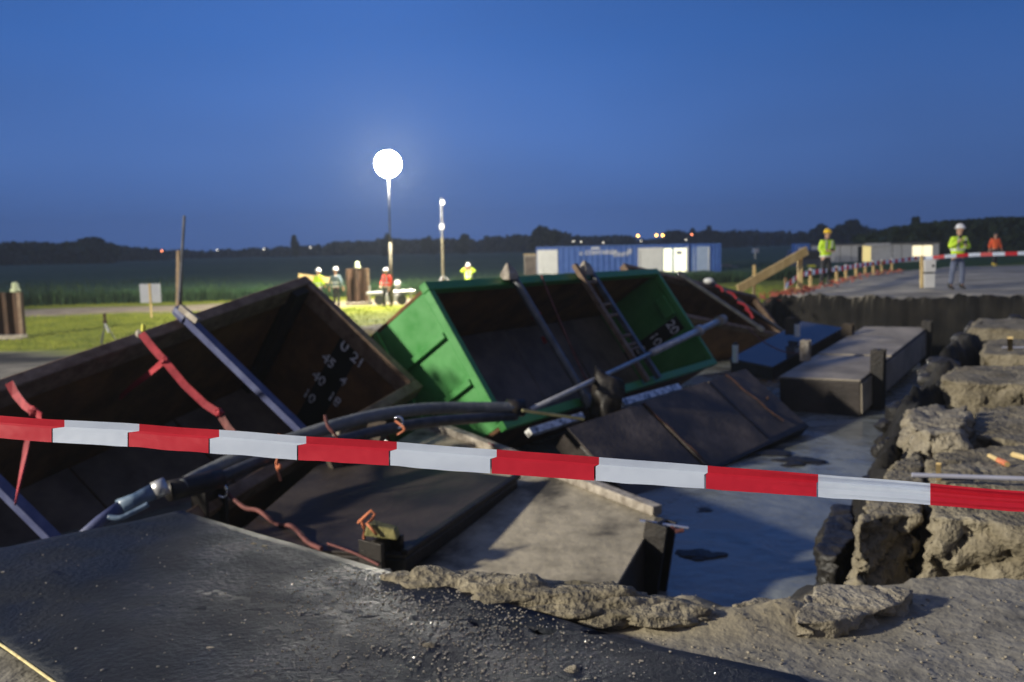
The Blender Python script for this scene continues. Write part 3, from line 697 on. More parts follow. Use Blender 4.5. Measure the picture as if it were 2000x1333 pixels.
eE, bE, nE, _ = prism_thing('pit_slab', q5, 0.30, 'flat wet slab mirroring the blue sky, beside the long grey slab', MT['slab_wet'], MT['slab_black'])
for (x, y, dep_, h, m) in ((1546, 645, 19.7, 0.28, 'timber_old'), (1656, 660, 19.7, 0.32, 'timber_old')):
    post(eE, bE, at(x, y, dep=dep_), UP, h, MT[m], 0.22, 0.1)
for i, (x, y0, y1, d) in enumerate(((1436, 672, 708, 18.6), (1557, 632, 658, 19.5))):
    a, b = at(x, y1, dep=d), at(x, y0, dep=d); e = empty('marker_bottle', a, ['white capped cylinder at the left corner of the wet slab', 'smaller white cylinder standing on the far edge of the wet slab'][i], 'bottle', 'white cylinders on the wet slab')
    h = (b - a).length
    MB().tube([(0, 0, 0), (0, 0, h * 0.44), (0, 0, h * 0.47), (0, 0, h * 0.50), (0, 0, h * 0.95)], [0.065, 0.065, 0.05, 0.065, 0.065], 12).build('tube', MT['white'], e)
    MB().tube([(0, 0, h * 0.952), (0, 0, h * 1.06)], 0.05, 12).build('cap', MT['dark'], e)
strap_thing(catenary(at(1460, 640, dep=18.4), at(1575, 690, dep=16.9), 0.18), 0.012, MT['strap_dirty'], 'thin sagging wire between the posts of the wet slab', group='dirty cords on the slabs', name='lashing_rope', tube=True)

# ------------------------------------------------------------------ hoses, rods, planks, loose things
def tube_thing(name, parts, label, cat, group=None):
    o0 = Vector(parts[0][1][0]); e = empty(name, o0, label, cat, group)
    for nm, pts, r_, m in parts:
        MB().tube([Vector(p) - o0 for p in pts], r_, 14).build(nm, m, e, smooth=True)
    return e
def smooth_path(pts, n=6):
    P = [Vector(p) for p in pts]; P = [P[0]] + P + [P[-1]]; out = []
    for i in range(1, len(P) - 2):
        for k in range(n):
            t = k / n
            out.append(0.5 * ((2 * P[i]) + (P[i + 1] - P[i - 1]) * t + (2 * P[i - 1] - 5 * P[i] + 4 * P[i + 1] - P[i + 2]) * t * t + (3 * P[i] - P[i - 1] - 3 * P[i + 1] + P[i + 2]) * t ** 3))
    return out + [P[-2]]
h1 = smooth_path(pxs((352, 952, 7.45), (400, 925, 7.9), (470, 893, 8.2), (560, 862, 8.5), (640, 836, 8.8), (720, 815, 9.2), (800, 802, 9.6), (880, 797, 9.9), (1012, 797, 10.3)))
h2 = smooth_path(pxs((430, 935, 7.8), (500, 905, 8.1), (580, 880, 8.4), (660, 862, 8.7), (740, 842, 9.1), (830, 826, 9.5), (920, 818, 9.9), (1008, 812, 10.3)))
tube_thing('suction_hose', [('hose', h1, 0.068, MT['hose_grey']), ('coupling', pxs((990, 797, 10.28), (1022, 797, 10.35)), 0.105, MT['black_iron'])], 'thick muddy hose curving over the slabs towards the green container', 'hose')
tube_thing('suction_hose', [('hose', h2, 0.060, MT['hose'])], 'black hose lying under the thick muddy hose', 'hose')
tube_thing('hose_fitting', [('sleeve', pxs((326, 948, 7.3), (300, 960, 7.25)), 0.075, MT['galv']), ('body', pxs((302, 959, 7.25), (268, 976, 7.2), (234, 993, 7.1)), [0.07, 0.06, 0.075], MT['hose_blue']),
                            ('handle', smooth_path(pxs((290, 985, 7.1), (262, 1000, 7.05), (235, 1012, 7.0), (212, 1010, 7.0))), 0.022, MT['hose_blue']),
                            ('tail', pxs((236, 992, 7.1), (196, 1018, 7.0), (152, 1056, 6.8)), [0.06, 0.05, 0.045], MT['strut_blue'])], 'blue grey pipe fitting with lever lying inside the near container', 'fitting')
tube_thing('drain_hose', [('hose', [h2[0].lerp(at(330, 960, dep=7.4), t) for t in np.linspace(0, 1, 5)], 0.09, MT['black_iron'])], 'short black hose between the pipe fitting and the thick hose', 'hose')
ra, rb = at(1036, 801, dep=10.4), at(1412, 624, dep=17.6)
tube_thing('metal_pipe', [('tube', [ra, ra.lerp(rb, 0.50)], 0.034, MT['galv']), ('sleeve', [ra.lerp(rb, 0.50), ra.lerp(rb, 0.97)], 0.062, MT['galv']), ('end_cap', [ra.lerp(rb, 0.955), rb], 0.10, MT['edge_pale']),
                          ('coupler', [ra.lerp(rb, 0.795), ra.lerp(rb, 0.815)], 0.10, MT['galv'])], 'long shiny metal pipe pointing right across the low rim of the green container', 'pipe')
def plank(name, a, b, wd, th, m, label, cat='plank', group=None, up=(0, 0, 1), bevel=0.004):
    a, b = Vector(a), Vector(b); o = MB().bar(a, b, wd, th, up).build(name, m, None, bevel, origin=(a + b) / 2)
    return tag(o, label, cat, group)
plank('white_board', at(1032, 846, dep=10.6), at(1136, 814, dep=11.5), 0.09, 0.09, MT['white_plank'], 'white board below the green rim, left of the black mud clump', 'board', 'white boards', up=(-0.76, -0.06, 0.65))
plank('white_board', at(1212, 790, dep=12.4), at(1324, 758, dep=14.0), 0.11, 0.11, MT['white_plank'], 'white board below the green rim, right of the black mud clump', 'board', 'white boards', up=(-0.76, -0.06, 0.65))
plank('wooden_lath', at(1020, 802, dep=10.0), at(1140, 819, dep=10.2), 0.07, 0.03, mat('olive_lath', (0.14, 0.13, 0.06), (0.24, 0.22, 0.11), 9, 0.8), 'thin olive wooden lath sticking out below the metal pipe', 'lath')
plank('edge_board', at(352, 600, dep=9.75), at(386, 628, dep=9.70), 0.05, 0.07, MT['edge_pale'], 'pale wooden wedge under the strut on the near container rim', 'wedge')

def lump(name, p, r, m, label, cat='clod', group=None, sc=(1, 1, 1), seed=0, rough=0.35, sub=3, kind=None):
    bm = bmesh.new(); bmesh.ops.create_icosphere(bm, subdivisions=sub, radius=1)
    for v in bm.verts:
        c = v.co.copy(); k = 1 + rough * noise.fractal(c * 1.3 + Vector((seed * 3.1, seed, 0)), 1.0, 2.1, 4) + rough * 0.6 * noise.cell(c * 2.2 + Vector((seed, 0, 0))) * 0.3
        v.co = Vector((c.x * sc[0], c.y * sc[1], c.z * sc[2])) * k * r
    me = D.meshes.new(name); bm.to_mesh(me); bm.free(); me.materials.append(m); me.shade_smooth()
    o = D.objects.new(name, me); COL.objects.link(o); o.location = p
    return tag(o, label, cat, group, kind)
lump('mud_clump', at(1184, 785, dep=12.0), 0.33, MT['black_iron'], 'black clump of mud between the two white boards', 'mud', None, (0.62, 0.5, 1.1), 3, 0.7)
for i, (x, y, d, r_, lab) in enumerate(((640, 870, 8.9, 0.05, 'small white coupling hanging under the hoses'), (662, 852, 9.0, 0.06, 'whitish knob just under the muddy hose'), (712, 858, 9.2, 0.05, 'pale metal clip beside the dark stake under the hoses'))):
    lump('coupling', at(x, y, dep=d), r_, MT['edge_pale'], lab, 'coupling', 'small fittings under the hoses', (1, 1, 1.2), i, 0.25)
plank('timber_stake', at(722, 880, dep=9.6), at(742, 828, dep=9.8), 0.22, 0.12, MT['timber_old'], 'dark timber stake leaning between the pale slab and the near container', 'stake')
plank('timber_stake', at(640, 900, dep=9.3), at(690, 868, dep=9.5), 0.10, 0.25, MT['timber_old'], 'dark timber baulk lying under the hoses', 'stake')
# shackles and dirty straps of the slabs
def shackle(p, label):
    a = [Vector(p) + Vector((0.05 * math.cos(t), 0.0, 0.06 * math.sin(t))) for t in np.linspace(-2.4, 2.4, 12)]
    o = MB().tube(a, 0.014, 8).build('shackle', MT['chrome'], origin=Vector(p), smooth=True); tag(o, label, 'shackle', 'bright steel shackles')
shackle(onplane(434, 960, p0 + UP * 0.12, n1), 'bright steel shackle on the left corner of the dark slab')
shackle(at(778, 826, dep=9.2), 'bright steel shackle on the far edge of the pale slab')
strap_thing(smooth_path([onplane(x, y, p0 + UP * 0.06, n1) + Vector((0, 0, 0.03 * math.sin(x * 0.09))) for x, y in ((440, 965), (475, 985), (505, 1004), (540, 1018), (570, 1034), (600, 1055), (628, 1072))]), 0.020, MT['strap_dirty'], 'dirty twisted red strap hooked on the left shackle', group='dirty straps', tube=True)
strap_thing(smooth_path([onplane(x, y, p0 + UP * 0.05, n1) for x, y in ((640, 1062), (690, 1080), (740, 1104))]), 0.010, MT['strap_dirty'], 'thin muddy cord from the strap end to the black corner post', group='dirty straps', tube=True, name='lashing_rope')
strap_thing(smooth_path(pxs((545, 850, 8.2), (552, 872, 8.1), (540, 905, 8.1), (548, 940, 8.1))), 0.013, MT['cord_orange'], 'orange cord tied to the muddy hose above the dark slab', group='orange cords', tube=True, name='lashing_rope', knots=pxs((546, 912, 8.1)))
strap_thing(smooth_path(pxs((635, 812, 8.3), (640, 832, 8.25), (655, 850, 8.25), (668, 872, 8.3))), 0.016, MT['strap_dirty'], 'dirty cord tied round the muddy hose beside the numbers', group='dirty straps', tube=True, name='lashing_rope')
strap_thing(smooth_path(pxs((772, 822, 9.0), (790, 838, 8.95), (776, 850, 8.95))), 0.013, MT['cord_orange'], 'orange cord at the steel shackle by the container corner', group='orange cords', tube=True, name='lashing_rope')
strap_thing(smooth_path([q2[1].lerp(q2[2], t) + Vector((0, -0.08, 0.10 - 0.03 * math.sin(9 * t))) for t in (0.0, 0.08, 0.16, 0.24, 0.30, 0.38)]), 0.014, MT['strap_red'], 'red cord lying along the far edge of the pale slab', tube=True, name='lashing_rope')

# ------------------------------------------------------------------ near edge: dark wet sheet, cord, grit
def wet_sheet():
    m = D.materials.new('wet_sheet'); m.use_nodes = True; t = m.node_tree; b = t.nodes['Principled BSDF']; L = t.links.new
    g = t.nodes.new('ShaderNodeNewGeometry')
    n = t.nodes.new('ShaderNodeTexNoise'); n.inputs['Scale'].default_value = 1.4; n.inputs['Detail'].default_value = 10
    L(g.outputs['Position'], n.inputs['Vector'])
    r = t.nodes.new('ShaderNodeValToRGB'); e = r.color_ramp.elements
    e[0].position = 0.35; e[0].color = (0.014, 0.018, 0.026, 1); e[1].position = 0.7; e[1].color = (0.032, 0.034, 0.038, 1)
    L(n.outputs['Fac'], r.inputs[0]); L(r.outputs[0], b.inputs['Base Color'])
    n2 = t.nodes.new('ShaderNodeTexNoise'); n2.inputs['Scale'].default_value = 34; n2.inputs['Detail'].default_value = 7; n2.inputs['Roughness'].default_value = 0.6
    n3 = t.nodes.new('ShaderNodeTexNoise'); n3.inputs['Scale'].default_value = 3.0; n3.inputs['Detail'].default_value = 3
    L(g.outputs['Position'], n2.inputs['Vector']); L(g.outputs['Position'], n3.inputs['Vector'])
    mr = t.nodes.new('ShaderNodeMapRange'); mr.inputs[1].default_value = 0.38; mr.inputs[2].default_value = 0.62; mr.inputs[3].default_value = 0.42; mr.inputs[4].default_value = 0.65
    L(n3.outputs['Fac'], mr.inputs[0]); L(mr.outputs[0], b.inputs['Roughness'])
    bp = t.nodes.new('ShaderNodeBump'); bp.inputs['Strength'].default_value = 0.55; bp.inputs['Distance'].default_value = 0.02
    L(n2.outputs['Fac'], bp.inputs['Height']); L(bp.outputs[0], b.inputs['Normal'])
    b.inputs['Specular IOR Level'].default_value = 0.13
    # outline on the ground: corner at the pit, right edge running towards the camera
    corner, left, r1, r2 = Vector((-2.03, 5.13)), Vector((-2.72, 4.52)), at(1190, 1247, z=1.09).xy, at(1560, 1336, z=1.09).xy
    out = [left + Vector((-6, -1.4)), left, corner, corner.lerp(r1, 0.33), corner.lerp(r1, 0.66), r1, r2, Vector((1.4, 1.2)), at(340, 1480, z=1.08).xy, at(-260, 1080, z=1.08).xy]
    out = [left + Vector((-1.5, -0.35)), left, corner, corner.lerp(r1, 0.33), corner.lerp(r1, 0.66), r1, r2, Vector((1.9, 1.0)), Vector((0.2, 1.0)), at(105, 1333, z=1.09).xy, at(0, 1262, z=1.09).xy, at(-300, 1080, z=1.09).xy]
    # fine mesh clipped to the outline
    bm = bmesh.new(); vs = [bm.verts.new((p[0], p[1], 0)) for p in out]; f = bm.faces.new(vs)
    bmesh.ops.triangulate(bm, faces=[f])
    for k in range(6):
        long = [e_ for e_ in bm.edges if e_.calc_length() > 0.11]
        if not long: break
        bmesh.ops.subdivide_edges(bm, edges=long, cuts=1)
        bmesh.ops.triangulate(bm, faces=bm.faces)
    P = np.array([v.co[:] for v in bm.verts]); H = height(P[:, 0][None], P[:, 1][None])[0][0]
    dd = sdist(P[:, 0][None], P[:, 1][None], [tuple(p) for p in out])[0]
    for v, h, q in zip(bm.verts, H, dd):
        v.co.z = 1.085 + 0.012 * noise.noise(Vector((v.co.x * 2, v.co.y * 2, 0))) + 0.02 * noise.noise(Vector((v.co.x * 0.8, v.co.y * 0.8, 3)))
    bmesh.ops.solidify(bm, geom=list(bm.faces), thickness=0.025)
    me = D.meshes.new('ground_sheet'); bm.to_mesh(me); bm.free(); me.materials.append(m); me.shade_smooth()
    o = D.objects.new('ground_sheet', me); COL.objects.link(o)
    tag(o, 'dark wet sheet strewn with grit covering the near bank', 'sheet')
    from mathutils.bvhtree import BVHTree
    bpy.context.view_layer.update()
    return out, BVHTree.FromPolygons([v.co[:] for v in me.vertices], [p.vertices[:] for p in me.polygons])
OUT, SHEET = wet_sheet()
a, b = at(-60, 1222, z=1.10), at(130, 1350, z=1.10)
o = MB().tube(smooth_path([a, a.lerp(b, 0.4) + Vector((0.004, 0, 0.006)), b]), 0.006, 8).build('yellow_rope', MT['rope_yellow'], origin=a); tag(o, 'pale yellow cord along the left edge of the dark wet sheet', 'cord')

def scatter(name, n, fn, rmin, rmax, m, label, cat, seed=1, sub=1, flat=0.6, kind='stuff'):
    rng = random.Random(seed); base = bmesh.new(); bmesh.ops.create_icosphere(base, subdivisions=sub, radius=1)
    bv = np.array([v.co[:] for v in base.verts]); bf = [tuple(v.index for v in f.verts) for f in base.faces]; base.free()
    V, Fc = [], []
    for k in range(n):
        p = fn(rng)
        if p is None: continue
        r_ = rmin + (rmax - rmin) * rng.random() ** 2.2
        s = np.array([1, 0.7 + 0.6 * rng.random(), flat]) * r_; q = bv * (1 + 0.25 * (np.random.RandomState(k).rand(len(bv), 1) - 0.5)) * s
        a_ = rng.random() * 6.3; c_, s_ = math.cos(a_), math.sin(a_); q = np.stack([q[:, 0] * c_ - q[:, 1] * s_, q[:, 0] * s_ + q[:, 1] * c_, q[:, 2]], -1)
        o_ = len(V) * len(bv); V.append(q + np.array([p[0], p[1], p[2] + r_ * 0.25])); Fc += [tuple(i + o_ for i in f) for f in bf]
    me = D.meshes.new(name); me.from_pydata(np.concatenate(V).tolist(), [], Fc); me.materials.append(m)
    o = D.objects.new(name, me); COL.objects.link(o); return tag(o, label, cat, None, kind)
def on_sheet(rng):
    if rng.random() < 0.82: px, py = rng.gauss(900, 170), 1120 + abs(rng.gauss(0, 130))
    else: px, py = rng.uniform(-50, 1400), rng.uniform(1040, 1400)
    p = at(px, py, z=1.095)
    d = sdist(np.array([[p.x]]), np.array([[p.y]]), [tuple(q) for q in OUT])[0, 0]
    if d > -0.02: return None
    hit = SHEET.ray_cast(Vector((p.x, p.y, 2)), Vector((0, 0, -1)))
    return tuple(hit[0]) if hit[0] else None
scatter('grit', 3600, on_sheet, 0.0015, 0.0075, MT['grit'], 'fine wet grit scattered over the dark sheet', 'grit')
def on_bank(rng):
    px, py = rng.uniform(1150, 2100), rng.uniform(1130, 1400)
    p = at(px, py, z=1.06)
    d = sdist(np.array([[p.x, p.x]]), np.array([[p.y, p.y]]), PIT)[0, 0]
    if d < 0.05: return None
    return (p.x, p.y, gz(p.x, p.y))
scatter('pebbles', 1100, on_bank, 0.0015, 0.009, MT['clay_pale'], 'small pale pebbles strewn over the muddy near bank', 'pebbles', seed=4)
for i, (x, y, r_, lab) in enumerate(((410, 1272, 0.022, 'larger clod of the small pair on the dark sheet'), (392, 1252, 0.018, 'upper clod of the small cluster on the dark sheet'), (355, 1277, 0.016, 'left clod of the small cluster on the dark sheet'),
        (208, 1152, 0.013, 'lone brown clod high on the left of the dark sheet'), (128, 1071, 0.016, 'clod on the far left edge of the dark sheet'), (495, 1064, 0.015, 'left of two small clods on the right edge of the sheet'),
        (518, 1069, 0.015, 'right of two small clods on the right edge of the sheet'), (326, 1220, 0.014, 'flat clod in the middle of the dark sheet'), (268, 1285, 0.014, 'small clod near the bottom left of the dark sheet'),
        (388, 1199, 0.012, 'shiny little clod in the middle of the dark sheet'), (838, 1268, 0.030, 'wet glinting clod in the bright part of the sheet'), (1120, 1313, 0.028, 'pale clod low on the right of the sheet'), (920, 1202, 0.014, 'yellowish chip near the mound of clay'))):
    lump('clod', at(x, y, z=1.10), r_, MT['clay'], lab, 'clod', 'clods on the dark sheet', (1.3, 1, 0.7), i + 20, 0.4, 2)

# ------------------------------------------------------------------ cracked clay blocks on the right bank
def clay_block(px, ztop, zbot, label, seed, m='clay', tilt=(0, 0), vox=0.045, rough=0.075, pal=None):
    pts = [at(x, y, z=ztop).xy if not isinstance(x, tuple) else Vector(x) for x, y in px]
    n = len(pts); ctr = sum((Vector(p) for p in pts), Vector((0, 0))) / n
    bm = bmesh.new()
    tv = [bm.verts.new((p[0] - ctr.x, p[1] - ctr.y, 0 + (p[0] - ctr.x) * tilt[0] + (p[1] - ctr.y) * tilt[1])) for p in pts]
    bv = [bm.verts.new(((p[0] - ctr.x) * 1.10 - 0.02, (p[1] - ctr.y) * 1.06, zbot - ztop)) for p in pts]
    bm.faces.new(tv); bm.faces.new(bv[::-1])
    for i in range(n): bm.faces.new((tv[i], bv[i], bv[(i + 1) % n], tv[(i + 1) % n]))
    bmesh.ops.recalc_face_normals(bm, faces=bm.faces)
    me = D.meshes.new('clay_block'); bm.to_mesh(me); bm.free()
    o = D.objects.new('clay_block', me); COL.objects.link(o)
    rm = o.modifiers.new('r', 'REMESH'); rm.mode = 'VOXEL'; rm.voxel_size = vox
    sm = o.modifiers.new('s', 'SMOOTH'); sm.iterations = 1; sm.factor = 0.6
    dg = bpy.context.evaluated_depsgraph_get(); m2 = D.meshes.new_from_object(o.evaluated_get(dg)); o.modifiers.clear(); o.data = m2; D.meshes.remove(me)
    co = np.empty(len(m2.vertices) * 3, np.float32); m2.vertices.foreach_get('co', co); no = np.empty_like(co); m2.vertices.foreach_get('normal', no)
    co = co.reshape(-1, 3); no = no.reshape(-1, 3); out = co.copy(); s0 = Vector((seed * 7.7, seed * 3.3, 0))
    for i in range(len(co)):
        c = Vector(co[i]); side = 1.0 - 0.75 * max(0.0, float(no[i][2]))
        v1 = noise.voronoi(Vector((c.x, c.y, c.z * 0.6)) * 6.5 + s0)[0]
        k = 0.75 * rough * noise.fractal(c * 2.4 + s0, 0.9, 2.1, 5) - 0.6 * rough * (v1[0] - 0.35) + 0.6 * rough * (noise.noise(c * 7 + s0)) + 0.45 * rough * noise.noise(c * 14 + s0) + 0.25 * rough * noise.noise(c * 27 + s0)
        v = noise.voronoi(c * 3.2 + s0)[0]; cr_ = v[1] - v[0]
        if cr_ < 0.10: k -= (0.10 - cr_) * 0.9
        k *= side
        out[i] = co[i] + no[i] * k + np.array([0, 0, 0.25 * rough * noise.fractal(Vector((c.x, c.y, 0)) * 1.7 + s0, 1, 2, 4)])
    m2.vertices.foreach_set('co', out.ravel()); m2.name = 'clay_block'
    m2.materials.clear(); m2.materials.append(MT[m]); m2.shade_smooth(); m2.update()
    o.location = (ctr.x, ctr.y, ztop)
    tag(o, label, 'clay block', 'cracked clay blocks of the right bank')
clay_block([(1676, 1024), (1740, 1006), (1802, 1006), (1808, 930), (1800, 872), (1752, 896), (1690, 975)], 1.02, -0.4, 'cracked clay block left of the deep vertical crack, nearest row', 1, vox=0.03)
clay_block([(1815, 1010), (1900, 1014), (2010, 1030), (2400, 1060), (2500, 940), (2250, 880), (2000, 868), (1860, 872), (1815, 900)], 1.06, -0.3, 'wide clay block right of the deep vertical crack, nearest row', 2, vox=0.035)
clay_block([(1590, 1075), (1640, 1090), (1672, 1050), (1668, 985), (1625, 985)], 0.45, -0.6, 'low dark clay lump at the water edge beside the nearest block', 3, 'clay_wet_shade', vox=0.03)
clay_block([(1766, 824), (1810, 848), (1874, 846), (1896, 815), (1888, 795), (1830, 786), (1780, 794)], 1.16, -0.5, 'rounded clay block jutting over the water', 4, 'clay_pale', vox=0.035, rough=0.10)
clay_block([(1900, 850), (2000, 862), (2300, 880), (2250, 800), (2000, 790), (1905, 798)], 1.08, -0.2, 'clay block to the right of the rounded jutting one', 5, vox=0.04)
clay_block([(1835, 742), (1880, 748), (2000, 752), (2200, 754), (2200, 722), (2000, 712), (1905, 712), (1850, 722)], 1.10, -0.3, 'long clay block behind the rounded one with a cracked flat top', 6, vox=0.05)
clay_block([(1893, 640), (1960, 642), (2150, 648), (2150, 627), (1990, 622), (1905, 624)], 1.12, -0.2, 'clay block farthest up the right bank, below the crest', 7, vox=0.07)
clay_block([(1915, 690), (1990, 694), (2150, 700), (2150, 668), (1990, 662), (1925, 664)], 1.05, 0.0, 'low clay block with a yellow stake standing on it', 8, vox=0.06)
clay_block([(1560, 1180), (1592, 1135), (1650, 1128), (1790, 1150), (1770, 1175), (1700, 1196), (1620, 1215), (1550, 1215)], 1.10, 0.55, 'pale clay flake with a crack, on the near right bank edge', 9, 'clay_pale', vox=0.018, rough=0.045)
clay_block([(1815, 930), (1860, 948), (1990, 960), (2150, 960), (2150, 912), (1990, 905), (1870, 900)], 1.16, 0.7, 'flat clay block carrying the long white rod', 10, vox=0.03, rough=0.05)
for i, (x, y, z_, r_) in enumerate(((880, 1140, 1.10, 0.13), (800, 1135, 1.10, 0.09), (1000, 1158, 1.10, 0.15), (1130, 1172, 1.10, 0.14), (1090, 1195, 1.08, 0.08), (1210, 1193, 1.08, 0.12), (1290, 1200, 1.08, 0.10), (1500, 1190, 0.98, 0.07), (1350, 1205, 1.07, 0.06))):
    lump('clay_lump', at(x, y, z=z_ - 0.01), r_, MT['clay'], ['long pale lump of clay on the near pit edge', 'smallest pale lump at the left end of the near pit edge', 'wide clay lump in the middle of the near pit edge', 'pale clay lump right of the middle on the near pit edge',
         'tan clay lump in front of the edge lumps', 'clay lump above the tan wedge on the near pit edge', 'whitish clay lump at the right end of the edge lumps', 'brown clay flake sticking up beside the water', 'small clay lump by the water corner'][i], 'clay lump',
         'clay lumps along the near pit edge', (2.0, 0.95, 0.42), i + 3, 0.5, 4)
for i, (x, y, r_, lab) in enumerate(((1365, 1088, 0.17, 'flat oval mud lump just breaking the water in front'), (1478, 885, 0.30, 'dark mud bank in the water right of the large dark slab'), (1560, 905, 0.24, 'low mud bank farther right in the water'), (1375, 1000, 0.10, 'small mud lump in the water just below the near tape'))):
    lump('mud_lump', at(x, y, z=-0.375), r_, MT['clay_wet_shade'], lab, 'mud', 'mud lumps in the water', (1.5, 1.1, 0.22), i + 90, 0.5, 4)
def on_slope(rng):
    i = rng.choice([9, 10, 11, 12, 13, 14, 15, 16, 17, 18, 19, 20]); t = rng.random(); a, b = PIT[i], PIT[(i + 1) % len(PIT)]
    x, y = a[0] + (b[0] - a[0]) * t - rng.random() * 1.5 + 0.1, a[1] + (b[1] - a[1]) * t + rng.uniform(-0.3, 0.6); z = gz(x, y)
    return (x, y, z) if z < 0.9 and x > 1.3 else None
scatter('clay_rubble', 420, on_slope, 0.03, 0.22, MT['clay_wet_shade'], 'dark clay rubble on the slope between the blocks and the water', 'rubble', seed=12, sub=2, flat=0.8)
def small(name, a, b, r_, m, label, cat, square=False):
    a, b = Vector(a), Vector(b); mb = MB()
    mb.bar(a, b, r_ * 2, r_) if square else mb.tube([a, b], r_, 8)
    tag(mb.build(name, m, None, origin=a), label, cat)
small('white_rod', at(1781, 928, z=1.22), at(2080, 938, z=1.22), 0.014, MT['sign'], 'long thin white rod lying on the clay block', 'rod')
small('marker_stake', at(1833, 936, z=1.16), at(1833, 906, z=1.30), 0.014, MT['timber_new'], 'short wooden stake standing beside the long white rod', 'stake', True)
small('white_rod', at(1958, 679, z=1.16), at(2080, 679, z=1.16), 0.012, MT['sign'], 'thin white rod far up the right bank', 'rod')
small('marker_stake', at(1973, 684, z=1.12), at(1973, 660, z=1.42), 0.03, MT['timber_new'], 'wooden stake far up the right bank beside a thin rod', 'stake', True)
small('orange_marker', at(1932, 890, z=1.17), at(1968, 908, z=1.17), 0.016, MT['timber_new'], 'orange tipped wooden peg lying on the clay', 'peg')
small('orange_tip', at(1950, 899, z=1.172), at(1967, 907, z=1.172), 0.019, MT['cord_orange'], 'orange plastic tip on the wooden peg', 'tip')
small('wooden_peg', at(1978, 888, z=1.16), at(2030, 902, z=1.16), 0.02, MT['timber_new'], 'plain wooden peg at the right edge of the photo', 'peg')

# ------------------------------------------------------------------ red and white barrier tapes
def tape_mat(c, name):
    m = mat(name, c, rough=0.42); b = m.node_tree.nodes['Principled BSDF']
    t = m.node_tree; tr = t.nodes.new('ShaderNodeBsdfTranslucent'); tr.inputs[0].default_value = (*c, 1); ms = t.nodes.new('ShaderNodeMixShader'); ms.inputs[0].default_value = 0.35
    t.links.new(b.outputs[0], ms.inputs[1]); t.links.new(tr.outputs[0], ms.inputs[2]); t.links.new(ms.outputs[0], t.nodes['Material Output'].inputs['Surface'])
    return m
RED, WHT = tape_mat((0.72, 0.022, 0.045), 'tape_red'), tape_mat((0.78, 0.86, 0.98), 'tape_white')
def near_tape():
    # top edge, boundaries of the sections and height in the photograph, turned into points about two metres away
    xs = [-330, -175, -25, 126, 272, 428, 598, 775, 970, 1170, 1382, 1598, 1817, 2045, 2280]
    def top(x): return 812 + (x - 0) * 0.0632 + 9.0e-6 * (x - 0) * (x - 0) * 0.6
    def bot(x): return 856 + x * 0.072 + 0.0e-6 * x * x
    def dep(x): return 2.32 - 0.00018 * x
    e = empty('barrier_tape', at(1000, 930, dep=2.14), 'red and white barrier tape stretched close across the whole view', 'tape')
    o0 = e.location
    rng = random.Random(3)
    for i in range(len(xs) - 1):
        a, b = xs[i], xs[i + 1]; n = 40; rows = 11; vs = []
        for k in range(n + 1):
            for j in range(rows):
                f = j / (rows - 1)
                sh = (-26 if f > 0.30 else 0) * max(0, 1 - (a + b) / 2 / 1700)           # folded lower flap is shifted
                x = a + (b - a) * k / n + sh * (1 if f > 0.30 else 0)
                y = top(x) + (bot(x) - top(x)) * f + 2.2 * noise.noise(Vector((x * 0.006, 0, 0))) + (1.3 * noise.noise(Vector((x * 0.02, 7, 0))) if f > 0.6 else 0)
                fold = 0.004 * abs(f - 0.30) * 4 + (0.002 if f > 0.30 else 0) + 0.0012 * math.sin(x * 0.013 + f * 4) + 0.0016 * noise.noise(Vector((x * 0.012, f * 1.6, i * 0.0))) + 0.00035 * noise.noise(Vector((x * 0.06, f * 4, 3)))
                if x > 1450: fold += 0.0022 * math.sin(f * 18) * min(1.0, (x - 1450) / 300)
                vs.append(at(x, y, dep=dep(x) - fold) - o0)
        fs = [(k * rows + j, (k + 1) * rows + j, (k + 1) * rows + j + 1, k * rows + j + 1) for k in range(n) for j in range(rows - 1)]
        mb = MB(); mb.add(vs, fs); o = mb.build('red_section' if i % 2 == 0 else 'white_section', RED if i % 2 == 0 else WHT, e)
near_tape()
def far_tape(pts, sec, wd, label, name='barrier_tape', thick=0.004):
    P = smooth_path(pts, 12); Ls = [0]
    for i in range(1, len(P)): Ls.append(Ls[-1] + (P[i] - P[i - 1]).length)
    def pos(s):
        for i in range(1, len(P)):
            if Ls[i] >= s: t = (s - Ls[i - 1]) / max(1e-6, Ls[i] - Ls[i - 1]); return P[i - 1].lerp(P[i], t)
        return P[-1]
    e = empty(name, P[0], label, 'tape', 'red and white tapes round the far bank'); s, k = 0, 0
    while s < Ls[-1] and k < 99:
        a, b = pos(s), pos(min(Ls[-1], s + sec)); d = (b - a)
        if d.length > 1e-3:
            h = Vector((0, 0, wd / 2)); nrm = d.cross(UP).normalized() * thick / 2
            mb = MB(); mb.hexa([a - h - nrm - P[0], b - h - nrm - P[0], b - h + nrm - P[0], a - h + nrm - P[0], a + h - nrm - P[0], b + h - nrm - P[0], b + h + nrm - P[0], a + h + nrm - P[0]])
            mb.build('red_section' if k % 2 else 'white_section', RED if k % 2 else WHT, e)
        s += sec; k += 1
SPX = [(1540, 556, 24.6), (1583, 533, 27.7), (1634, 527, 31), (1652, 524, 33), (1672, 521, 34.5), (1690, 518, 36), (1706, 516, 37), (1722, 514, 38), (1742, 511, 40), (1800, 503, 43)]
far_tape(pxs((1534, 560, 24.4), (1560, 540, 26.2), (1583, 533, 27.7), (1634, 526, 31), (1700, 516, 36.5), (1750, 510, 40), (1800, 503, 25.3 * 1.7)), 0.50, 0.16, 'red and white tape strung along the row of short stakes on the far bank')
far_tape(pxs((1800, 505, 25.0), (1850, 501, 24.6), (1900, 498, 24.3), (1950, 496.5, 23.9), (2000, 495, 23.6), (2120, 491, 23)), 0.30, 0.10, 'red and white tape passing in front of the man with the white helmet')

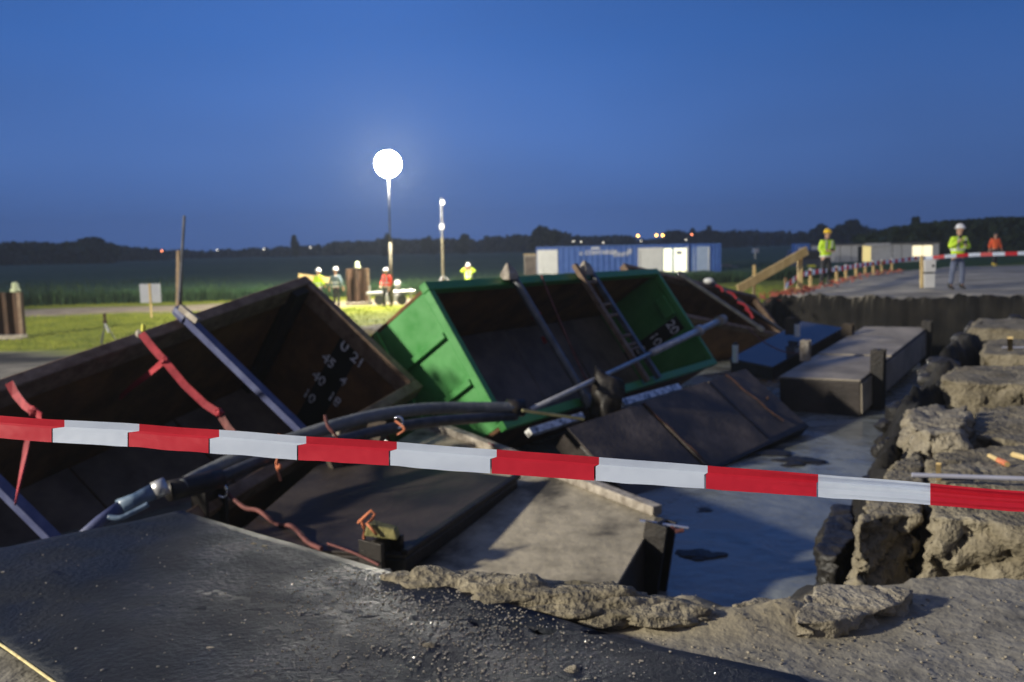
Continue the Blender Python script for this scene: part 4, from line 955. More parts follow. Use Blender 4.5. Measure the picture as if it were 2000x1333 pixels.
# ------------------------------------------------------------------ stakes, fence, boxes on the far bank
proto = None
for i, (x, y, d) in enumerate(SPX[1:-1]):
    p = at(x, y, dep=d); g = gz(p.x, p.y); h = p.z - g + 0.08
    e = empty('fence_stake', (p.x, p.y, g), ['first', 'second', 'third', 'fourth', 'fifth', 'sixth', 'seventh', 'eighth'][i] + ' short wooden stake from the left in the taped row on the far bank', 'stake', 'short stakes under the far tape')
    MB().box((-0.04, -0.04, -0.15), (0.04, 0.04, h)).build('shaft', MT['timber_new'], e, 0.004)
    MB().box((-0.043, -0.043, h + 0.002), (0.043, 0.043, h + 0.05)).build('painted_top', MT['white'], e, 0.004)
def stake_px(x, y0, y1, d, wd, m, label, lean=0):
    a, b = at(x, y1, dep=d), at(x + lean, y0, dep=d); return plank('timber_post', a, b, wd, wd, MT[m], label, 'post', up=(0, 1, 0))
stake_px(1562, 498, 566, 25.4, 0.13, 'timber_new', 'tall new timber post carrying the sloping handrail')
stake_px(1473, 518, 580, 24.8, 0.07, 'timber_new', 'thin timber post crossed by the sloping handrail')
stake_px(1534, 543, 574, 25.4, 0.07, 'timber_new', 'short timber post at the start of the far tape')
plank('handrail', at(1441, 566, dep=24.4), at(1576, 490, dep=25.2), 0.07, 0.24, MT['timber_new'], 'new sloping timber handrail at the left end of the far bank', 'handrail')
e = empty('electric_box', at(1811, 562, dep=25.0), 'stacked pair of white boxes beside a stake on the far bank', 'box')
MB().box((-0.16, -0.14, 0.0), (0.16, 0.14, 0.40)).build('lower_box', MT['white'], e, 0.02); MB().box((-0.155, -0.13, 0.44), (0.175, 0.13, 0.80)).build('upper_box', MT['white'], e, 0.02)
MB().box((-0.13, -0.11, 0.402), (0.13, 0.11, 0.438)).build('spacer', MT['dark'], e); MB().box((0.06, -0.134, 0.58), (0.12, -0.131, 0.66)).build('latch', MT['dark'], e)
plank('timber_post', at(1800, 563, dep=24.9), at(1800, 500, dep=24.9), 0.07, 0.07, MT['timber_new'], 'yellowish stake left of the stacked white boxes', 'post', up=(0, 1, 0))
# orange safety netting crumpled along the bank edge
def netting():
    V, Fc = [], []; rng = random.Random(5)
    pts = smooth_path(pxs((1484, 580, 24.2), (1520, 572, 24.6), (1545, 562, 25.3), (1585, 556, 27.2), (1640, 546, 31), (1700, 538, 36), (1750, 531, 40)), 14)
    for i, p in enumerate(pts):
        g = gz(p.x, p.y)
        for k in range(3):
            c = Vector((p.x + rng.gauss(0, 0.22), p.y + rng.gauss(0, 0.3), g + 0.01 + abs(rng.gauss(0, 0.05)))); a, b = Vector((rng.gauss(0, 1), rng.gauss(0, 1), rng.gauss(0, 0.4))).normalized() * 0.10, Vector((rng.gauss(0, 1), rng.gauss(0, 1), rng.gauss(0, 1))).normalized() * 0.03
            n = len(V); V += [c - a - b, c + a - b, c + a * 0.8 + b, c - a * 0.7 + b]; Fc.append((n, n + 1, n + 2, n + 3))
    mb = MB(); mb.add(V, Fc); me = D.meshes.new('safety_netting'); me.from_pydata([tuple(v) for v in V], [], Fc); me.materials.append(MT['net'])
    o = D.objects.new('safety_netting', me); COL.objects.link(o); s = o.modifiers.new('t', 'SOLIDIFY'); s.thickness = 0.01
    tag(o, 'crumpled orange safety netting along the foot of the short stakes', 'netting', None, 'stuff')
netting()
# ------------------------------------------------------------------ people
def skinned(name, verts, edges, radii, m, parent, sub=2, root=0):
    me = D.meshes.new(name); me.from_pydata([tuple(v) for v in verts], edges, []); o = D.objects.new(name, me); COL.objects.link(o)
    md = o.modifiers.new('s', 'SKIN'); md.use_smooth_shade = True
    sk = me.skin_vertices[0].data
    for i, r_ in enumerate(radii):
        rr_ = r_ if isinstance(r_, tuple) else (r_, r_); sk[i].radius = rr_; sk[i].use_root = (i == root)
    o.modifiers.new('b', 'SUBSURF').levels = sub
    dg = bpy.context.evaluated_depsgraph_get(); m2 = D.meshes.new_from_object(o.evaluated_get(dg)); o.modifiers.clear(); o.data = m2; D.meshes.remove(me)
    m2.name = name; m2.materials.clear(); m2.materials.append(m); m2.shade_smooth()
    o.parent = parent; return o
def person(loc, label, face, helmet, jacket, trousers, pose='photo', h=1.0, bands=True, legs_spread=0.10, stride=0.0, boots='boots', vest=False, collar=None, lean=0.0, hatless=False):
    """standing figure facing -Y, then turned by `face`; about 1.78 m tall times h"""
    e = empty('person', loc, label, 'person', None); e.rotation_euler = (0, 0, face); e.scale = (h, h, h)
    S = legs_spread; hip = Vector((0, 0, 0.95)); ch = Vector((0, lean * -0.5, 1.28)); nk = Vector((0, -lean, 1.50)); hd = Vector((0, -lean - 0.03, 1.66))
    J = {'hipL': Vector((-0.09, 0, 0.92)), 'hipR': Vector((0.09, 0, 0.92)), 'kL': Vector((-S, -0.03 - stride, 0.50)), 'kR': Vector((S, -0.03 + stride, 0.50)),
         'aL': Vector((-S * 1.15, 0.02 - stride * 1.4, 0.08)), 'aR': Vector((S * 1.15, 0.02 + stride * 1.4, 0.08)), 'sL': Vector((-0.19, -lean, 1.43)), 'sR': Vector((0.19, -lean, 1.43))}
    if pose == 'photo':   # both hands held up before the chest
        J.update(eL=Vector((-0.30, -0.08, 1.19)), wL=Vector((-0.16, -0.30, 1.36)), eR=Vector((0.29, -0.08, 1.17)), wR=Vector((0.05, -0.30, 1.24)))
    elif pose == 'phone':
        J.update(eL=Vector((-0.27, -0.05, 1.17)), wL=Vector((-0.10, -0.26, 1.14)), eR=Vector((0.27, -0.05, 1.17)), wR=Vector((0.10, -0.26, 1.14)))
    elif pose == 'binoculars':
        J.update(eL=Vector((-0.38, -0.16, 1.42)), wL=Vector((-0.12, -0.20, 1.62)), eR=Vector((0.38, -0.16, 1.42)), wR=Vector((0.12, -0.20, 1.62)))
    elif pose == 'side':
        J.update(eL=Vector((-0.26, -0.06, 1.16)), wL=Vector((-0.16, -0.24, 1.02)), eR=Vector((0.26, 0.02, 1.15)), wR=Vector((0.24, -0.10, 0.92)))
    else:
        J.update(eL=Vector((-0.29, 0.03, 1.15)), wL=Vector((-0.32, -0.05, 0.90)), eR=Vector((0.29, 0.03, 1.15)), wR=Vector((0.34, -0.03, 0.90)))
    V = [hip, ch, nk, hd, hd + Vector((0, -0.01, 0.10))]; E = [(0, 1), (1, 2), (2, 3), (3, 4)]; Rr = [(0.15, 0.11), (0.16, 0.11), 0.055, (0.080, 0.095), (0.072, 0.085)]
    def chain(start, pts, rs):
        k = start
        for p, r_ in zip(pts, rs): V.append(p); Rr.append(r_); E.append((k, len(V) - 1)); k = len(V) - 1
        return k
    for s in 'LR':
        chain(0, [J['hip' + s], J['k' + s], J['a' + s], J['a' + s] + Vector((0, -0.14, -0.04))], [0.085, 0.058, 0.04, 0.035])
        k = chain(1, [J['s' + s], J['e' + s], J['w' + s]], [0.06, 0.042, 0.028])
        d = (J['w' + s] - J['e' + s]).normalized(); sd = d.cross(Vector((0, 0, 1))); sd = sd.normalized() if sd.length > 0.1 else Vector((1, 0, 0))
        palm = J['w' + s] + d * 0.07; V.append(palm); Rr.append((0.036, 0.018)); E.append((k, len(V) - 1)); pk = len(V) - 1
        curl = Vector((0, -0.02, -0.03))
        for q, (of, ln) in enumerate(((-0.033, 0.065), (-0.011, 0.078), (0.011, 0.074), (0.033, 0.058))):
            chain(pk, [palm + sd * of + d * 0.035, palm + sd * of * 1.1 + d * (0.035 + ln * 0.6) + curl * 0.4, palm + sd * of * 1.1 + d * (0.035 + ln) + curl], [0.0095, 0.009, 0.007])
        chain(pk, [palm - d * 0.03 + sd * 0.045 * (1 if s == 'L' else -1), palm + d * 0.02 + sd * 0.07 * (1 if s == 'L' else -1) + curl * 0.5], [0.012, 0.009])
    body = skinned('body', V, E, Rr, MT['skin'], e)
    # face: nose, eyes, mouth, ears
    fc = hd + Vector((0, -0.10, 0.02))
    MB().sphere(fc + Vector((0, -0.012, 0)), 0.018, 8, 6, (0.7, 1.2, 1.3)).build('nose', MT['skin'], e, smooth=True)
    for sx in (-1, 1):
        MB().sphere(fc + Vector((0.03 * sx, 0.004, 0.03)), 0.010, 8, 6).build('eye', MT['dark'], e)
        MB().sphere(hd + Vector((0.088 * sx, 0.0, 0.02)), 0.028, 8, 6, (0.4, 0.8, 1.2)).build('ear', MT['skin'], e, smooth=True)
    MB().box(fc + Vector((-0.022, 0.0, -0.042)), fc + Vector((0.022, 0.008, -0.034))).build('mouth', MT['strap_dirty'], e)
    # jacket
    V2 = [Vector((0, 0, 0.90)), Vector((0, 0, 1.05)), Vector((0, lean * -0.5, 1.28)), Vector((0, -lean, 1.44))]; E2 = [(0, 1), (1, 2), (2, 3)]; R2 = [(0.20, 0.15), (0.195, 0.145), (0.205, 0.145), (0.10, 0.09)]
    if not vest or True:
        for s in 'LR':
            k = 3 - 1
            for p, r_ in ((J['s' + s], 0.085), (J['s' + s].lerp(J['e' + s], 0.5), 0.068), (J['e' + s], 0.064), (J['e' + s].lerp(J['w' + s], 0.85), 0.048)):
                V2.append(p); R2.append(r_); E2.append((k, len(V2) - 1)); k = len(V2) - 1
    jk = skinned('jacket', V2, E2, R2, jacket, e)
    # trousers and boots
    V3 = [Vector((0, 0, 0.98)), Vector((0, 0, 0.90))]; E3 = [(0, 1)]; R3 = [(0.16, 0.12), (0.165, 0.125)]
    for s in 'LR':
        k = 1
        for p, r_ in ((J['hip' + s] + Vector((0, 0, -0.06)), 0.105), (J['hip' + s].lerp(J['k' + s], 0.6), 0.092), (J['k' + s], 0.075), (J['k' + s].lerp(J['a' + s], 0.6), 0.066), (J['a' + s] + Vector((0, 0, 0.05)), 0.066)):
            V3.append(p); R3.append(r_); E3.append((k, len(V3) - 1)); k = len(V3) - 1
    skinned('trousers', V3, E3, R3, trousers, e)
    for s in 'LR':
        a_ = J['a' + s]; skinned('boot', [a_ + Vector((0, 0.02, 0.14)), a_ + Vector((0, 0.02, -0.01)), a_ + Vector((0, -0.09, -0.035)), a_ + Vector((0, -0.17, -0.045))], [(0, 1), (1, 2), (2, 3)], [0.072, 0.068, (0.05, 0.042), (0.045, 0.034)], MT[boots], e)
    if bands:
        for z_ in (0.93, 1.10):
            n = 24; vs = []
            for k in range(n):
                a_ = 2 * math.pi * k / n; vs += [(0.205 * math.cos(a_), 0.158 * math.sin(a_), z_), (0.205 * math.cos(a_), 0.158 * math.sin(a_), z_ + 0.05)]
            m_ = MB(); m_.add(vs, [(2 * k, (2 * k + 2) % (2 * n), (2 * k + 3) % (2 * n), 2 * k + 1) for k in range(n)]); b_ = m_.build('reflective_band', MT['reflect'], e); s_ = b_.modifiers.new('t', 'SOLIDIFY'); s_.thickness = 0.006
        for sx in (-1, 1):
            m_ = MB(); m_.bar((0.10 * sx, -0.158, 1.14), (0.11 * sx, -0.140 - lean, 1.46), 0.045, 0.012, up=(0, -1, 0)); m_.build('reflective_band', MT['reflect'], e)
    if collar is not None:
        m_ = MB().tube([(0, -lean * 0.9, 1.45), (0, -lean, 1.53)], [0.085, 0.075], 12); m_.build('collar', collar, e)
    if not hatless:
        hm = MB(); n, mm = 18, 7; c = hd + Vector((0, 0.0, 0.075)); vs = []
        prof = [(0.0, 0.125), (0.05, 0.118), (0.09, 0.095), (0.117, 0.055), (0.128, 0.01), (0.150, -0.005), (0.148, -0.018)]
        for (r_, z_) in prof:
            for k in range(n):
                a_ = 2 * math.pi * k / n; ex = 1.18 if (math.sin(a_) < -0.3 and z_ < 0.02) else 1.0
                vs.append((c.x + r_ * math.cos(a_) * 0.92, c.y + r_ * math.sin(a_) * ex, c.z + z_))
        hm.add(vs, [(j * n + k, j * n + (k + 1) % n, (j + 1) * n + (k + 1) % n, (j + 1) * n + k) for j in range(len(prof) - 1) for k in range(n)])
        o = hm.build('helmet', helmet, e, smooth=True); s_ = o.modifiers.new('t', 'SOLIDIFY'); s_.thickness = 0.006
    else:
        MB().sphere(hd + Vector((0, 0.012, 0.055)), 0.102, 12, 8, (0.95, 1, 1), 0.4).build('hair', helmet, e, smooth=True)
    return e, J
def stand(px, py, d, snap=True):
    p = at(px, py, dep=d)
    if snap: p.z = gz(p.x, p.y)
    return p
pA, jA = person(stand(1868, 563, 25.2), 'standing person with white helmet and yellow jacket taking a photo on the far bank', 0.12, MT['helmet_white'], MT['hivis'], MT['trousers_blue'], 'photo', 1.02, legs_spread=0.15, collar=MT['dark'], lean=0.05)
pB, jB = person(stand(1612, 557, 29.4), 'standing person with yellow helmet and yellow jacket looking down at both hands', 0.25, MT['helmet_yellow'], MT['hivis'], MT['trousers_dark'], 'phone', 1.02, legs_spread=0.12, collar=MT['dark'], lean=0.05)
person(stand(1942, 522, 45.0), 'person in an open orange jacket and yellow boots walking before the dark hedge', 0.0, MT['trousers_dark'], MT['hivis_orange'], MT['trousers_dark'], 'walk', 0.95, bands=False, boots='trousers_yellow', hatless=True, stride=0.08)
person(stand(757, 601, 41.0), 'person in a red jacket and white helmet standing before the lit mast', -0.5, MT['helmet_white'], MT['hivis_red'], MT['trousers_dark'], 'side', 0.98, legs_spread=0.12, stride=0.06)
person(stand(624, 604, 42.0), 'person in a yellow jacket and white helmet, leftmost of the workers by the lit grass', 2.6, MT['helmet_white'], MT['hivis'], MT['cloth_grey'], 'side', 1.0)
person(stand(658, 603, 42.0), 'person in dark clothes with pale sleeves and white helmet seen from behind', 2.9, MT['helmet_white'], MT['cloth_grey'], MT['trousers_dark'], 'walk', 1.02, bands=True)
person(stand(916, 580, 46.0), 'person in a yellow vest with both arms raised to the face behind the green container', 0.0, MT['helmet_white'], MT['hivis'], MT['trousers_dark'], 'binoculars', 1.0)
for e_, J_, lab in ((pA, jA, 'black camera held up by the person with the white helmet'), (pB, jB, 'small dark phone in the hands of the person with the yellow helmet')):
    c = (J_['wL'] + J_['wR']) / 2 + Vector((0, -0.09, 0.03)); o = MB().box((-0.06, -0.02, -0.035), (0.06, 0.02, 0.04)); o.tube([(0, -0.02, 0), (0, -0.06, 0)], 0.028, 12)
    q = o.build('hand_camera' if e_ is pA else 'mobile_phone', MT['dark'], None, 0.006); bpy.context.view_layer.update()
    q.matrix_world = e_.matrix_world @ Matrix.Translation(c); tag(q, lab, 'camera' if e_ is pA else 'phone')

# ------------------------------------------------------------------ lit mast, second mast, trailer
def mast():
    top = at(758, 322, Y=42.0); base = Vector((MAST.x, 42.0, 0)); base.x = at(764, 560, Y=42.0).x
    e = empty('light_mast', base, 'tall light mast with a glaring cluster of floodlights', 'light mast')
    d = top - base; ax = d.normalized()
    MB().tube([(0, 0, 0), d * 0.45], 0.075, 12).build('lower_pole', MT['mast_paint'], e, smooth=True)
    MB().tube([d * 0.45, d * 0.97], 0.035, 12).build('upper_pole', MT['dark'], e, smooth=True)
    MB().bar(d + Vector((-0.5, 0, 0.0)), d + Vector((0.5, 0, 0.0)), 0.08, 0.08).build('cross_arm', MT['galv'], e)
    for i, (ox, oz, ang) in enumerate(((-0.22, 0.18, -0.5), (0.22, 0.18, 0.45), (-0.20, -0.20, -0.15), (0.22, -0.20, 0.3))):
        f = Vector((math.sin(ang), -math.cos(ang), -0.35)).normalized(); c = d + Vector((ox, -0.15, oz))
        h = MB().tube([c - f * 0.22, c - f * 0.05, c + f * 0.04], [0.08, 0.20, 0.23], 18).build('floodlight', MT['galv'], e, smooth=True)
        MB().tube([c + f * 0.043, c + f * 0.06], [0.21, 0.20], 18).build('lens', MT['clear'], h)
    MB().sphere(d + Vector((0, -0.1, 0.02)), 0.60, 24, 16).build('diffuser', MT['lens'], e, smooth=True)
    return e.location + d
top_ = mast()
lamp('work_light', 'SPOT', WORK, 64000, (1.0, 0.93, 0.78), 0.8, aim=(10, 14.0, 0.9), cone=130)
# trailer under the mast
tb = at(762, 562, Y=42.3); tb.z = 0
e = empty('mast_trailer', tb, 'low trailer frame with pale pipes and a lit cylinder under the light mast', 'trailer')
MB().tube([(-1.15, 0, 0.55), (1.2, 0, 0.62)], 0.09, 10).build('cross_pipe', MT['galv'], e)
MB().tube([(-1.0, 0, 0.0), (-1.0, 0, 0.95)], 0.05, 8).build('leg', MT['galv'], e); MB().tube([(1.0, 0, 0.0), (1.0, 0, 0.8)], 0.05, 8).build('leg', MT['galv'], e)
MB().tube([(0.35, 0.1, 0.6), (0.35, 0.1, 1.1), (0.35, 0.1, 1.15)], [0.14, 0.14, 0.08], 12).build('gas_cylinder', MT['white'], e, smooth=True)
MB().box((-0.35, -0.25, 0.12), (0.45, 0.35, 0.50)).build('engine_box', MT['galv'], e, 0.03)
for sx in (-0.5, 0.6): MB().tube([(sx, -0.42, 0.24), (sx, -0.30, 0.24)], 0.24, 16).build('wheel', MT['dark'], e)
# second mast on a tripod
b0 = at(866, 575, Y=46.0); b0.z = 0; t0 = at(862, 388, Y=46.0)
e = empty('tripod_mast', b0, 'pale unlit mast on a tripod with two small white boxes', 'mast'); d = t0 - b0
MB().tube([(0, 0, 0.1), d * 0.62], 0.075, 10).build('lower_pole', MT['mast_paint'], e); MB().tube([d * 0.62, d], 0.05, 10).build('upper_pole', MT['strut_grey'], e)
MB().box(d * 0.72 + Vector((-0.12, -0.12, -0.14)), d * 0.72 + Vector((0.12, 0.12, 0.14))).build('junction_box', MT['galv'], e, 0.02)
MB().box(d * 0.96 + Vector((-0.02, -0.1, -0.12)), d * 0.96 + Vector((0.16, 0.08, 0.10))).build('camera_box', MT['white'], e, 0.02)
for a_ in (0.2, 2.3, 4.4): MB().tube([(0, 0, 1.25), (0.75 * math.cos(a_), 0.75 * math.sin(a_), 0.55)], 0.035, 8).build('leg', MT['galv'], e)
MB().box((-0.85, -0.5, 0.30), (0.80, 0.5, 0.55)).build('base_frame', MT['edge_pale'], e, 0.02)
# sheet pile boxes with lanterns
for i, (x, y0, y1, d, wpx, lab) in enumerate(((24, 563, 652, 29.0, 52, 'rusty sheet pile box with a lantern, at the left edge of the photo'), (701, 524, 594, 43.0, 44, 'rusty brown sheet pile box with a lantern beside the workers'))):
    p = at(x, y1, dep=d); p.z = 0; W_ = wpx * d / F; H_ = (y1 - y0) * d / F
    e = empty('sheet_pile', p, lab, 'sheet pile', 'rusty sheet pile sections standing on the grass'); mb = MB(); n = 5; prof = []
    for k in range(n * 2 + 1):
        xx = -W_ / 2 + W_ * k / (n * 2); yy = (0.0 if (k // 1) % 4 in (0, 1) else 0.22); prof.append((xx, yy))
    vs = []
    for (xx, yy) in prof: vs += [(xx, yy - 0.2, 0), (xx, yy - 0.2, H_)]
    for (xx, yy) in prof: vs += [(xx, yy - 0.17, 0), (xx, yy - 0.17, H_)]
    m_ = len(prof); fs = []
    for k in range(m_ - 1):
        fs.append((2 * k, 2 * k + 2, 2 * k + 3, 2 * k + 1)); o_ = 2 * m_; fs.append((o_ + 2 * k, o_ + 2 * k + 1, o_ + 2 * k + 3, o_ + 2 * k + 2)); fs.append((2 * k + 1, 2 * k + 3, o_ + 2 * k + 3, o_ + 2 * k + 1))
    mb.add(vs, fs); mb.build('sheet', MT['steel_brown'], e)
    MB().box((W_ / 2 - 0.07, -0.24, 0), (W_ / 2 + 0.04, -0.20, H_)).build('edge_plate', MT['rust_rim'], e)
    MB().box((-W_ / 2, -0.62, 0.01), (W_ / 2 + 0.2, -0.25, 0.14)).build('foot_plate', MT['edge_pale'], e)
    lx = W_ * 0.25 * (1 if i == 0 else 0.0); l_ = MB().tube([(lx, 0, H_), (lx, 0, H_ + 0.10), (lx, 0, H_ + 0.14), (lx, 0, H_ + 0.30), (lx, 0, H_ + 0.34)], [0.16, 0.16, 0.11, 0.10, 0.04], 12); l_.build('lantern', MT['clear'], e, smooth=True)
# sign board, pole, tripods
p = at(297, 624, dep=37); p.z = 0; e = empty('notice_board', p, 'white blank notice board seen from behind on a thin post', 'sign'); k = 37 / F
MB().box((-20 * k, -0.02, 29 * k), (20 * k, 0.02, 66 * k)).build('panel', MT['sign'], e, 0.01); MB().box((-0.035, -0.06, 0), (0.035, -0.021, 66 * k)).build('post', MT['timber_new'], e)
a, b, c = at(344, 640, dep=20.0), at(351, 490, dep=20.0), at(360, 422, dep=20.0)
e = empty('measuring_pole', (a.x, a.y, a.z), 'leaning brown post with a thin white tube on top, behind the near container', 'pole'); e_o = Vector(e.location)
MB().bar(Vector(a - e_o) - Vector((0, 0, 0.8)), b - e_o, 0.11, 0.11).build('post', mat('brown_post', (0.16, 0.11, 0.07), (0.25, 0.18, 0.11), 6, 0.8), e, 0.01); MB().tube([a.lerp(b, 0.35) + Vector((0.07, -0.07, 0)) - e_o, c - e_o], 0.032, 10).build('tube', MT['strut_grey'], e)
p = at(208, 668, dep=26.5); p.z = 0; e = empty('survey_tripod', p, 'survey tripod with a small brown instrument on the grass left', 'tripod')
for a_ in (0.5, 2.6, 4.7): MB().tube([(0, 0, 0.62), (0.30 * math.cos(a_), 0.30 * math.sin(a_), 0)], 0.016, 8).build('leg', MT['strut_grey'], e)
MB().tube([(0, 0, 0.60), (0, 0, 0.70), (0, 0, 0.72), (0, 0, 0.92)], [0.06, 0.06, 0.04, 0.05], 10).build('instrument', MT['steel_brown'], e); MB().bar((0.02, -0.04, 0.62), (0.12, -0.08, 0.34), 0.05, 0.02).build('white_tag', MT['white'], e)
p = at(276, 652, dep=9.15); e = empty('rim_lamp', p, 'small yellow warning lamp clipped on the near container rim', 'lamp'); MB().tube([(0.02, 0, 0.02), (0.03, 0, 0.10)], 0.022, 8).build('lens', MT['yellow'], e); MB().sphere((-0.02, 0, 0.0), 0.045, 8, 6).build('clamp', MT['edge_pale'], e)
lump('glare_lump', at(722, 648, dep=27.5), 0.55, MT['clay_pale'], 'pale lump standing in for wet ground reflecting the lamp between the brown and the green container', 'glare', None, (1.2, 0.8, 0.35), 77, 0.5)  # added pale lump, lamp reflection on wet ground put into its colour
# yellow barrier plank behind the near container
plank('barrier_plank', at(583, 541, dep=43.5), at(652, 549, dep=43.5), 0.10, 0.30, MT['timber_new'], 'lit horizontal barrier plank behind the two workers on the left', 'plank')
p = at(723, 640, dep=29.5)
# ------------------------------------------------------------------ blue containers and the site cabin
def corrugated(x0, x1, z0, z1, y, pitch, dep, mbx):
    n = int((x1 - x0) / pitch); xs = []
    for k in range(n + 1):
        a = x0 + (x1 - x0) * k / n; q = (x1 - x0) / n
        xs += [(a, y), (a + q * 0.3, y), (a + q * 0.5, y + dep), (a + q * 0.8, y + dep)] if k < n else [(x1, y)]
    vs = []
    for (a, b) in xs: vs += [(a, b, z0), (a, b, z1)]
    mbx.add(vs, [(2 * k, 2 * k + 2, 2 * k + 3, 2 * k + 1) for k in range(len(xs) - 1)])
Yb = 64.0
def wx(px): return at(px, 500, Y=Yb).x
xl, xr = wx(1048), wx(1346); Lc = xr - xl; p = Vector(((xl + xr) / 2, Yb, 0))
e = empty('shipping_container', p, 'long blue shipping container with white door panels and a lit doorway', 'container', 'blue shipping containers')
mb = MB(); corrugated(-Lc / 2 + 0.1, Lc / 2 - 0.1, 0.15, 2.5, 0.03, 0.42, 0.05, mb); mb.build('side_wall', MT['blue_box'], e)
MB().box((-Lc / 2, 0.09, 0.12), (Lc / 2, 2.44, 2.5)).build('shell', MT['blue_box'], e)
fr = MB(); fr.box((-Lc / 2, 0, 2.505), (Lc / 2, 2.44, 2.62)); fr.box((-Lc / 2, 0, 0), (Lc / 2, 0.085, 0.145)); fr.box((-Lc / 2, 0, 0.147), (-Lc / 2 + 0.09, 0.085, 2.503)); fr.box((Lc / 2 - 0.09, 0, 0.147), (Lc / 2, 0.085, 2.503)); fr.build('frame', MT['blue_box'], e, 0.01)
def px_panel(x0, x1, name, m, parent, yo=-0.10, z0=0.2, z1=2.38, th=0.07, base=p, bevel=0.01):
    a, b = wx(x0) - base.x, wx(x1) - base.x; return MB().box((a, yo, z0), (b, yo + th, z1)).build(name, m, parent, bevel)
px_panel(1049, 1089, 'door', MT['white'], e); d2 = px_panel(1246, 1294, 'door', MT['white'], e)
MB().box((wx(1246) - p.x + 0.10, -0.112, 0.4), (wx(1247.5) - p.x + 0.12, -0.101, 2.2)).build('handle', MT['galv'], d2)
px_panel(1296, 1342, 'doorway', MT['glow_cool'], e, -0.02, 0.25, 2.3, 0.03)
px_panel(1312, 1316, 'door_post', MT['blue_pale'], e, -0.07, 0.25, 2.32, 0.045); px_panel(1340, 1344, 'door_post', MT['white'], e, -0.07, 0.2, 2.38, 0.045)
px_panel(1321, 1332, 'door_sign', MT['sign'], e, -0.035, 1.85, 2.1, 0.01)
px_panel(1155, 1171, 'roof_tag', MT['white'], e, -0.03, 2.37, 2.5, 0.02)
for txt, px, z_, s_ in (('CONTAINER', 1174, 2.10, 0.42), ('DRIFT', 1213, 1.92, 0.42), ('#', 1229.5, 2.15, 0.62), ('o', 1135, 2.1, 0.5)):
    me = text_mesh(txt, s_, 0.006); me.materials.append(MT['marker_white']); o = D.objects.new('lettering', me); COL.objects.link(o); o.parent = e; o.location = (wx(px) - p.x, -0.012, z_); o.rotation_euler = (R(90), 0, 0)
xl, xr = wx(1349), wx(1398); p2 = Vector(((xl + xr) / 2, Yb - 1.6, 0)); Wc = (xr - xl)
e = empty('shipping_container', p2, 'short blue shipping container with a pale blue end door, right of the long one', 'container', 'blue shipping containers')
MB().box((-Wc / 2, 0.09, 0.12), (Wc / 2, 6.0, 2.6)).build('shell', MT['blue_box'], e, 0.02); mb = MB(); corrugated(0.15, Wc / 2, 0.15, 2.6, 0.0, 0.2, 0.06, mb); mb.build('end_wall', MT['blue_box'], e)
dr = MB().box((-Wc / 2 + 0.1, -0.04, 0.15), (0.12, 0.05, 2.4)).build('door', MT['blue_pale'], e, 0.02); MB().tube([(0.02, -0.06, 0.3), (0.02, -0.06, 2.3)], 0.025, 8).build('lock_bar', MT['galv'], dr)
xl = wx(1024); p3 = Vector((wx(1036), Yb + 0.5, 0)); e = empty('tool_crate', p3, 'small grey brown crate standing left of the long blue container', 'crate'); hw = (wx(1049) - wx(1024)) / 2
MB().box((-hw, 0, 0), (hw, 1.2, 2.05)).build('box', MT['edge_pale'], e, 0.02); MB().box((-hw + 0.08, -0.03, 0.15), (hw - 0.08, -0.002, 1.9)).build('panel', MT['steel_plate'], e, 0.01); MB().box((-hw - 0.03, -0.05, 2.053), (hw + 0.03, 1.25, 2.12)).build('lid', MT['timber_new'], e, 0.01)
# cabin
Yc = 78.0
def cx(px): return at(px, 500, Y=Yc).x
x0, x1 = cx(1604), cx(1834); pc_ = Vector(((x0 + x1) / 2, Yc, 0)); hl = (x1 - x0) / 2
zt = at(1834, 473, Y=Yc).z
e = empty('site_cabin', pc_, 'long grey site cabin with a lit window and a lit open door', 'cabin')
def cpanel(a, b, z0, z1, yo, y1, name, m, parent=e, bevel=0.01): return MB().box((cx(a) - pc_.x, yo, z0), (cx(b) - pc_.x, y1, z1)).build(name, m, parent, bevel)
MB().box((-hl, 0, 0.2), (hl, 2.6, zt - 0.12)).build('wall', MT['cabin'], e, 0.02); MB().box((-hl - 0.1, -0.12, zt - 0.117), (hl + 0.12, 2.7, zt)).build('roof', MT['cabin_dark'], e, 0.02); cpanel(1688, 1737, zt - 0.25, zt + 0.01, -0.2, -0.123, 'roof_sheet', MT['cabin'])
wn = cpanel(1782, 1820, 1.05, 2.0, -0.03, -0.002, 'window', MT['glow_warm'], bevel=0); cpanel(1779, 1823, 2.0, 2.12, -0.06, -0.032, 'blind_box', MT['cabin_dark'], wn); cpanel(1800, 1801.5, 1.05, 2.0, -0.045, -0.032, 'mullion', MT['white'], wn)
cpanel(1675, 1684, 0.3, 2.05, -0.02, -0.002, 'doorway', MT['dark']); dd_ = cpanel(1684.5, 1701, 0.3, 2.08, -0.06, -0.022, 'door', MT['glow_dim']); cpanel(1700, 1703, 0.3, 2.1, -0.1, -0.062, 'door_edge', MT['cabin'], dd_)
for px in (1640, 1662, 1742, 1760): cpanel(px, px + 1.2, 0.25, zt - 0.15, -0.02, -0.001, 'joint_strip', MT['cabin_dark'])
